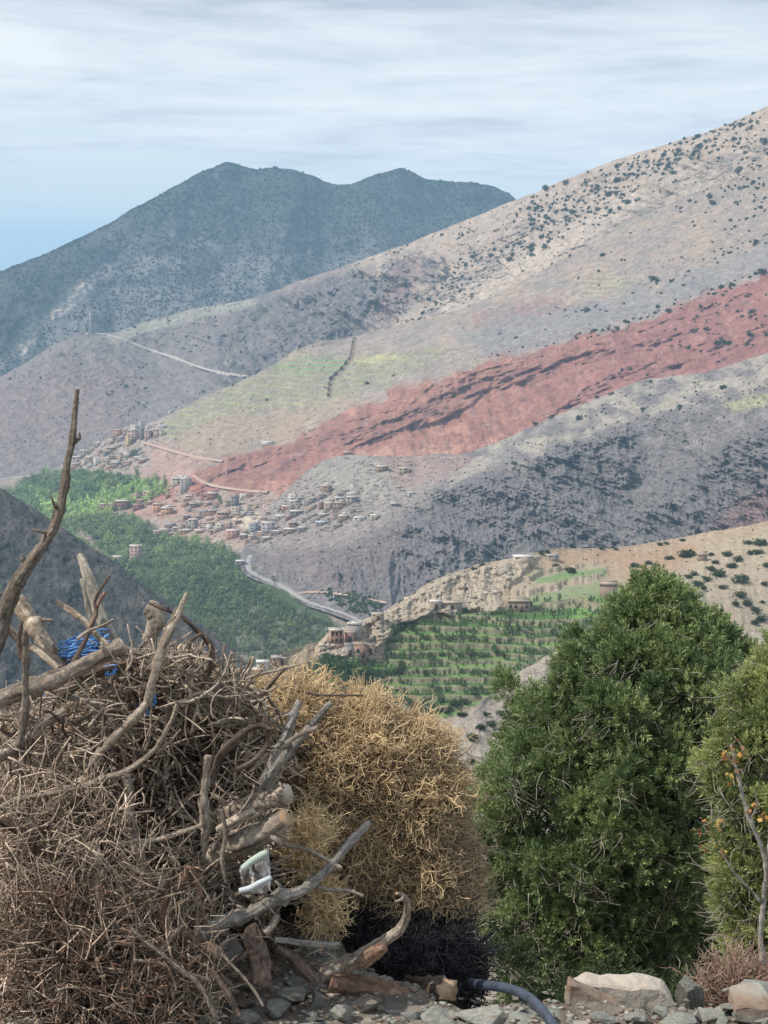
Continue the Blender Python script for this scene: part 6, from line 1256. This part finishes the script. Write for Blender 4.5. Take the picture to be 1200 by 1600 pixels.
# crumbly base under the stones so that they lie on something
Vs, Fs, off = [], [], 0
for i in range(5200):
    a = rng.uniform(-1.5, 1.6); yb = rng.uniform(5.6, 7.15); z = float(gz(a, yb)); s = rng.uniform(.006, .022); TV, TF = V0[i % 4]; an = rng.uniform(0, 6.3); c_, s_ = math.cos(an), math.sin(an); Vx = TV*s*2
    Vs.append(np.c_[Vx[:, 0]*c_-Vx[:, 1]*s_, Vx[:, 0]*s_+Vx[:, 1]*c_, Vx[:, 2]*.7]+np.array([a, yb, z])); Fs.append(TF+off); off += len(TV)
cg = np.repeat(np.array([[.26, .265, .235], [.22, .17, .13], [.33, .30, .25]])[rng.integers(0, 3, len(Vs))]*rng.uniform(.7, 1.2, (len(Vs), 1)), [len(v) for v in Vs], 0)
tag(mesh_np('gravel', np.concatenate(Vs), [np.concatenate(Fs)], material('gravel', attr=True, vary=.15, vscale=30, rough=1), cg), 'small broken slate gravel between the stones', 'gravel', kind='stuff')
# ================================================================== BIG CONIFERS AND THE SAPLING
def spray_template(seed, L=.085, nl=16):
    rng = np.random.default_rng(seed); V, Fq = [], []
    for i in range(nl):
        t = i/nl; base = np.array([0, 0, L*t*.85]); an = i*2.4+rng.uniform(-.4, .4); out = .75-.35*t
        d = np.array([math.cos(an)*out, math.sin(an)*out, .75+rng.normal()*.12]); d /= np.linalg.norm(d); ln = L*(.50-.22*t)*rng.uniform(.7, 1.25); w = L*.050
        sd_ = np.cross(d, rng.normal(size=3)); sd_ /= np.linalg.norm(sd_); n = len(V)
        V += [base-sd_*w*.5, base+d*ln*.45-sd_*w, base+d*ln, base+d*ln*.45+sd_*w]; Fq.append((n, n+1, n+2, n+3))
    return np.array(V), np.array(Fq)
SP = [spray_template(i, nl=16) for i in range(6)]
def rotmats(d, rng):
    z = d/np.linalg.norm(d, axis=1, keepdims=True); a = np.cross(z, rng.normal(size=z.shape)); a /= np.linalg.norm(a, axis=1, keepdims=True); return np.stack([a, np.cross(z, a), z], -1)
def conifer(rows, D, label, seed, nclump, per, col0, col1, rbase, gaps=(), depthf=.85, crad=(.10, .25), ssz=1.0, trs=1.0):
    rng = np.random.default_rng(seed); ry = np.array([r[0] for r in rows], float); xl = np.array([r[1] for r in rows], float); xr = np.array([r[2] for r in rows], float)
    # clumps over the surface of the crown, a few within
    y = rng.uniform(ry[0], ry[-1], nclump*2); a = np.interp(y, ry, xl); b = np.interp(y, ry, xr); wdt = (b-a)/2
    keep = rng.uniform(size=len(y)) < wdt/wdt.max()*.8+.2; y, a, b, wdt = y[keep][:nclump], a[keep][:nclump], b[keep][:nclump], wdt[keep][:nclump]; n = len(y)
    th = rng.uniform(-math.pi*.92, math.pi*.10, n); th = np.where(rng.uniform(size=n) < .25, rng.uniform(0, 2*math.pi, n), th)
    cr = rng.uniform(*crad, n); crp = cr*F/D
    rr = np.clip(1-crp/np.maximum(wdt, 12)*.85, .15, 1)*rng.uniform(.80, 1.12, n); rr = np.where(rng.uniform(size=n) < .16, rr*rng.uniform(.3, .8, n), rr)
    rr = rr*(1+.26*n2(y/48, th*1.9, seed+4)); cxp = (a+b)/2 + wdt*rr*np.cos(th); dep = D + wdt*rr*np.sin(th)*D/F*depthf
    axis = at((xl[0]+xr[0])/2, ry[0], D); C = at((cxp-600)*1.0+600, y, D); C[:, 1] = dep; C[:, 0] = C[:, 0]
    ok = np.ones(n, bool)
    for (gx_, gy_, gr) in gaps: ok &= np.hypot(cxp-gx_, y-gy_) > gr
    C, cr, th, y = C[ok], cr[ok], th[ok], y[ok]; n = len(C)
    base = at(rbase[0], rbase[1], D); e = empty('conifer_tree', base); tag(e, label, 'tree'); b0 = np.array(base)
    N_ = n*per; ci = np.repeat(np.arange(n), per); d = rng.normal(size=(N_, 3)); d[:, 2] += .35; d /= np.linalg.norm(d, axis=1, keepdims=True)
    rad = cr[ci]*rng.uniform(.35, 1.0, N_)**.6*(1+.25*fbm(d[:, 0]*2+ci*.7, d[:, 2]*2+d[:, 1], 3, seed)); P = C[ci] + d*rad[:, None]*np.array([1, 1, 1.1])*(.75+.5*rng.uniform(size=n))[ci][:, None]
    outw = np.stack([np.cos(th), np.sin(th)*.8, th*0+.0], 1)[ci]
    dr = d*.75 + outw*.35 + np.array([0, 0, .75]) + rng.normal(size=(N_, 3))*.38
    for (gx_, gy_, gr) in gaps:
        pp = at(gx_, gy_, D); m = np.hypot(P[:, 0]/P[:, 1]*D-pp[0], P[:, 2]-CAMZ-(pp[2]-CAMZ)*P[:, 1]/D) > gr*.62*D/F; P, dr, ci = P[m], dr[m], ci[m]
    Rm = rotmats(dr, rng); sz = rng.uniform(.75, 1.35, len(P))*ssz; tcl = (rng.uniform(0, 1, n)**1.4)[ci][:, None]*.7 + rng.uniform(0, .4, (len(P), 1)); cc = np.array(col0)*(1-tcl)+np.array(col1)*tcl
    Vs, Fs, Cs, off = [], [], [], 0; wh = rng.integers(0, len(SP), len(P))
    for ti, (TV, TF) in enumerate(SP):
        m = wh == ti; V = np.einsum('nij,kj->nki', Rm[m], TV)*sz[m][:, None, None] + P[m][:, None]; Vs.append(V.reshape(-1, 3)); k = len(TV)
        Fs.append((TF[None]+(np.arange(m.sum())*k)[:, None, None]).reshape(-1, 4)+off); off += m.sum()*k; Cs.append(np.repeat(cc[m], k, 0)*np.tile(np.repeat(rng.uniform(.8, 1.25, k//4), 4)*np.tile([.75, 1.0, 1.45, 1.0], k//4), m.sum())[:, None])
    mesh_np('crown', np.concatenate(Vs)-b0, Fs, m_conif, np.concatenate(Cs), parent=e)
    # trunk and limbs reaching the clumps
    tp = [base+np.array([0, 0, -.5]), base+np.array([.02, 0, .1])] + [np.array(at((np.interp(yy, ry, xl)+np.interp(yy, ry, xr))/2, yy, D)) for yy in np.linspace(rbase[1]-.24*(rbase[1]-ry[0]), ry[0]+.1*(rbase[1]-ry[0]), 5)]
    V, q, caps, _ = branch_geo(np.array(tp), np.array([.10, .09, .07, .055, .04, .025, .012])*trs, seed+5, seglen=.04, knots=.05); mesh_np('trunk', V-b0, [q], m_bark, np.ones((len(V), 3)), parent=e, smooth=True)
    tp = np.array(tp); PL, RL = [], []
    for i in range(n):
        z0 = C[i, 2]-rng.uniform(.25, .7); j = np.interp(z0, tp[:, 2], np.arange(len(tp))); b_ = tp[int(j)]*(1-(j % 1))+tp[min(int(j)+1, len(tp)-1)]*(j % 1); m1 = b_*.55+C[i]*.45+np.array([0, 0, -.06])+rng.normal(size=3)*.04
        PL.append([b_, b_*.75+C[i]*.25+rng.normal(size=3)*.03, m1, m1*.45+C[i]*.55+rng.normal(size=3)*.03, C[i]]); RL.append(np.array([.016, .013, .010, .007, .004])*rng.uniform(.7, 1.3))
    V, Fq, _ = tubes(np.array(PL), np.array(RL), 5); mesh_np('limbs', V-b0, Fq, m_limb, parent=e, smooth=True)
    # bare grey twigs showing between the clumps
    ii = rng.integers(0, n, n*12); K = 5; P = np.zeros((len(ii), K, 3)); P[:, 0] = C[ii]+rng.normal(size=(len(ii), 3))*cr[ii][:, None]*.35; dd = rng.normal(size=(len(ii), 3)); dd[:, 2] = -abs(dd[:, 2])*.6; dd /= np.linalg.norm(dd, axis=1, keepdims=True)
    for i in range(1, K): P[:, i] = P[:, i-1]+dd*.055; dd = dd+rng.normal(size=dd.shape)*.35; dd /= np.linalg.norm(dd, axis=1, keepdims=True)
    V, Fq, _ = tubes(P, np.tile(np.linspace(.0035, .0015, K), (len(ii), 1)), 3, cap=False); mesh_np('bare_twigs', V-b0, Fq, m_limb, parent=e, smooth=True)
    return e
m_conif = material('conifer_leaves', attr=True, vary=0, rough=.65, trans=.18, spec=.25)
m_limb = material('grey_limb', (.34, .31, .26), vary=.3, vscale=12, rough=.9)
rowsA = [(922, 992, 1026), (938, 975, 1052), (956, 955, 1082), (976, 932, 1112), (996, 908, 1138), (1014, 888, 1156), (1028, 868, 1168), (1045, 838, 1182), (1065, 812, 1188), (1090, 795, 1188), (1130, 788, 1180), (1170, 772, 1175), (1200, 748, 1168), (1225, 738, 1160), (1280, 732, 1150), (1340, 738, 1148), (1400, 748, 1140), (1450, 752, 1135), (1500, 765, 1130), (1545, 785, 1120), (1570, 800, 1110)]
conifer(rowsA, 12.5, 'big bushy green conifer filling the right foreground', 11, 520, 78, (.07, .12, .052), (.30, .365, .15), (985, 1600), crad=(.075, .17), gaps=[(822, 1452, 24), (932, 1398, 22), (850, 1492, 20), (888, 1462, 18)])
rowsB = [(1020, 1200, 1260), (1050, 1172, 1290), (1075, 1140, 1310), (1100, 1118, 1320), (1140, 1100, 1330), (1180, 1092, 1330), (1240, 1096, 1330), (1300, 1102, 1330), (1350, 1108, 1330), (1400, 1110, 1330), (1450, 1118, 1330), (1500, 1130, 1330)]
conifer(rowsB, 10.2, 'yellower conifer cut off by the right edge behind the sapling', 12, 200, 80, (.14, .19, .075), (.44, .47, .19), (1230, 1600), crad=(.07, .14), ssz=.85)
conifer([(1510, 770, 800), (1530, 765, 960), (1555, 760, 1120), (1590, 780, 1140)], 11.4, 'dark low conifer shoots at the foot of the big conifer', 13, 30, 60, (.04, .06, .03), (.08, .11, .05), (950, 1610), crad=(.09, .15), trs=.2)

# ---- sapling with orange leaves
e = empty('sapling', at(1160, 1560, 8.8)); tag(e, 'bare-stemmed sapling with a few orange and yellow leaves at right', 'sapling'); b0 = np.array(e.location)
for pts, r in (([(1192, 1505), (1188, 1460), (1194, 1400), (1197, 1352), (1188, 1320), (1172, 1280), (1160, 1240), (1150, 1200), (1142, 1165)], [5, 4.5, 4, 4, 3.5, 3, 2.6, 2]), ([(1190, 1410), (1172, 1390), (1150, 1368), (1135, 1345), (1124, 1330)], [2.5, 2, 1.5]), ([(1150, 1200), (1140, 1185), (1128, 1172)], [1.5, 1.0]), ([(1197, 1352), (1200, 1320), (1203, 1290)], [2, 1.5]), ([(1172, 1280), (1182, 1262), (1180, 1240)], [1.6, 1])):
    W, Dd = W_(pts, 8.8); V, q, caps, _ = branch_geo(W, np.array(r)*8.8/F, len(pts)+77, 7, .08, .01); mesh_np('stem', V-b0, [q]+[c.reshape(1, -1) for c in caps], w_lich, np.full((len(V), 3), 1.3), parent=e, smooth=True)
rng = np.random.default_rng(6); LV, LF, LC = [], [], []
LS = [(1148, 1168, 16, 16), (1134, 1180, 10, 10), (1160, 1178, 10, 10), (1142, 1215, 10, 12), (1150, 1192, 10, 8), (1110, 1285, 12, 14), (1098, 1302, 10, 12), (1120, 1298, 14, 14), (1105, 1320, 12, 12), (1128, 1332, 12, 10), (1188, 1272, 9, 9), (1196, 1275, 8, 8), (1178, 1265, 6, 6)]
for (lx, ly, lr, lz) in LS:
    for _ in range(7):
        p = np.array(at(lx+rng.normal()*lr*.55, ly+rng.normal()*lz*.55, 8.8+rng.normal()*.04)); ax = rng.normal(size=3); ax[2] -= .5; ax /= np.linalg.norm(ax); sd_ = np.cross(ax, rng.normal(size=3)); sd_ /= np.linalg.norm(sd_); nn = np.cross(ax, sd_); l = rng.uniform(.020, .036); w = l*.36
        n = len(LV); LV += [p, p+ax*l*.4-sd_*w+nn*w*.3, p+ax*l, p+ax*l*.4+sd_*w+nn*w*.3, p+ax*l*.45]; LF += [(n, n+1, n+4), (n+1, n+2, n+4), (n+2, n+3, n+4), (n+3, n, n+4)]
        c = [(.42, .22, .06), (.34, .14, .07), (.48, .34, .10), (.30, .17, .10), (.28, .26, .10)][rng.choice(5, p=[.3, .15, .25, .2, .1])]; LC += [np.array(c)*rng.uniform(.7, 1.2)]*5
mesh_np('leaves', np.array(LV)-b0, [np.array(LF)], material('orange_leaves', attr=True, vary=0, rough=.7, trans=.3), np.array(LC), parent=e)
# ---- dry twiggy shrub bottom right
e = empty('dry_shrub', at(1165, 1570, 7.6)); tag(e, 'leafless reddish-brown dry shrub at the foot of the sapling', 'shrub'); b0 = np.array(e.location); rng = np.random.default_rng(15); n = 190; K = 8
P = np.zeros((n, K, 3)); P[:, 0] = at(rng.normal(1160, 12, n), rng.normal(1575, 6, n), 7.6+rng.normal(size=n)*.04); a = rng.normal(1.9, .75, n); dy = rng.normal(size=n)*.3
for i in range(1, K): P[:, i] = P[:, i-1]+np.stack([np.cos(a), dy, np.sin(a)], 1)*(rng.uniform(.7, 1.2, (n, 1)))*.036; a = a+rng.normal(0, .3, n)-.05
V, Fq, ix = tubes(P, np.tile(np.linspace(.0042, .0016, K), (n, 1)), 4); mesh_np('stems', V-b0, Fq, m_thorn, (np.array([.27, .17, .13])*rng.uniform(.6, 1.5, (n, 1)))[ix], parent=e, smooth=True)
n2_ = n*5; ii = rng.integers(0, n, n2_); jj = rng.integers(3, K, n2_); Q = np.zeros((n2_, 4, 3)); Q[:, 0] = P[ii, jj]; dd = rng.normal(size=(n2_, 3)); dd[:, 2] += .6; dd /= np.linalg.norm(dd, axis=1, keepdims=True)
for i in range(1, 4): Q[:, i] = Q[:, i-1]+dd*.018; dd += rng.normal(size=dd.shape)*.4; dd /= np.linalg.norm(dd, axis=1, keepdims=True)
V, Fq, ix = tubes(Q, np.tile(np.linspace(.0018, .001, 4), (n2_, 1)), 3, cap=False); mesh_np('twigs', V-b0, Fq, m_thorn, (np.array([.33, .24, .18])*rng.uniform(.6, 1.4, (n2_, 1)))[ix], parent=e, smooth=True)
# ================================================================== HAZE (the air of the valley)
def haze_box():
    x0, x1, y0, y1, z0, z1 = -9000, 9000, -1500, 24000, -421.5, 340
    V = np.array([(x, y, z) for x in (x0, x1) for y in (y0, y1) for z in (z0, z1)], float)
    Fq = np.array([(0, 1, 3, 2), (4, 6, 7, 5), (0, 4, 5, 1), (2, 3, 7, 6), (0, 2, 6, 4), (1, 5, 7, 3)])
    m = bpy.data.materials.new('haze_air'); m.use_nodes = True; t = m.node_tree; t.nodes.clear()
    v = N(t, 'ShaderNodeVolumePrincipled'); v.inputs['Color'].default_value = (.45, .73, 1.0, 1); v.inputs['Density'].default_value = HAZE_D
    v.inputs['Anisotropy'].default_value = 0.0
    om = N(t, 'ShaderNodeOutputMaterial'); t.links.new(v.outputs[0], om.inputs['Volume'])
    o = mesh_np('haze', V, Fq, m); tag(o, 'pale blue valley haze that fades the far mountains', 'haze', kind='stuff'); o.display_type = 'BOUNDS'
HAZE_D = 9e-5
haze_box()
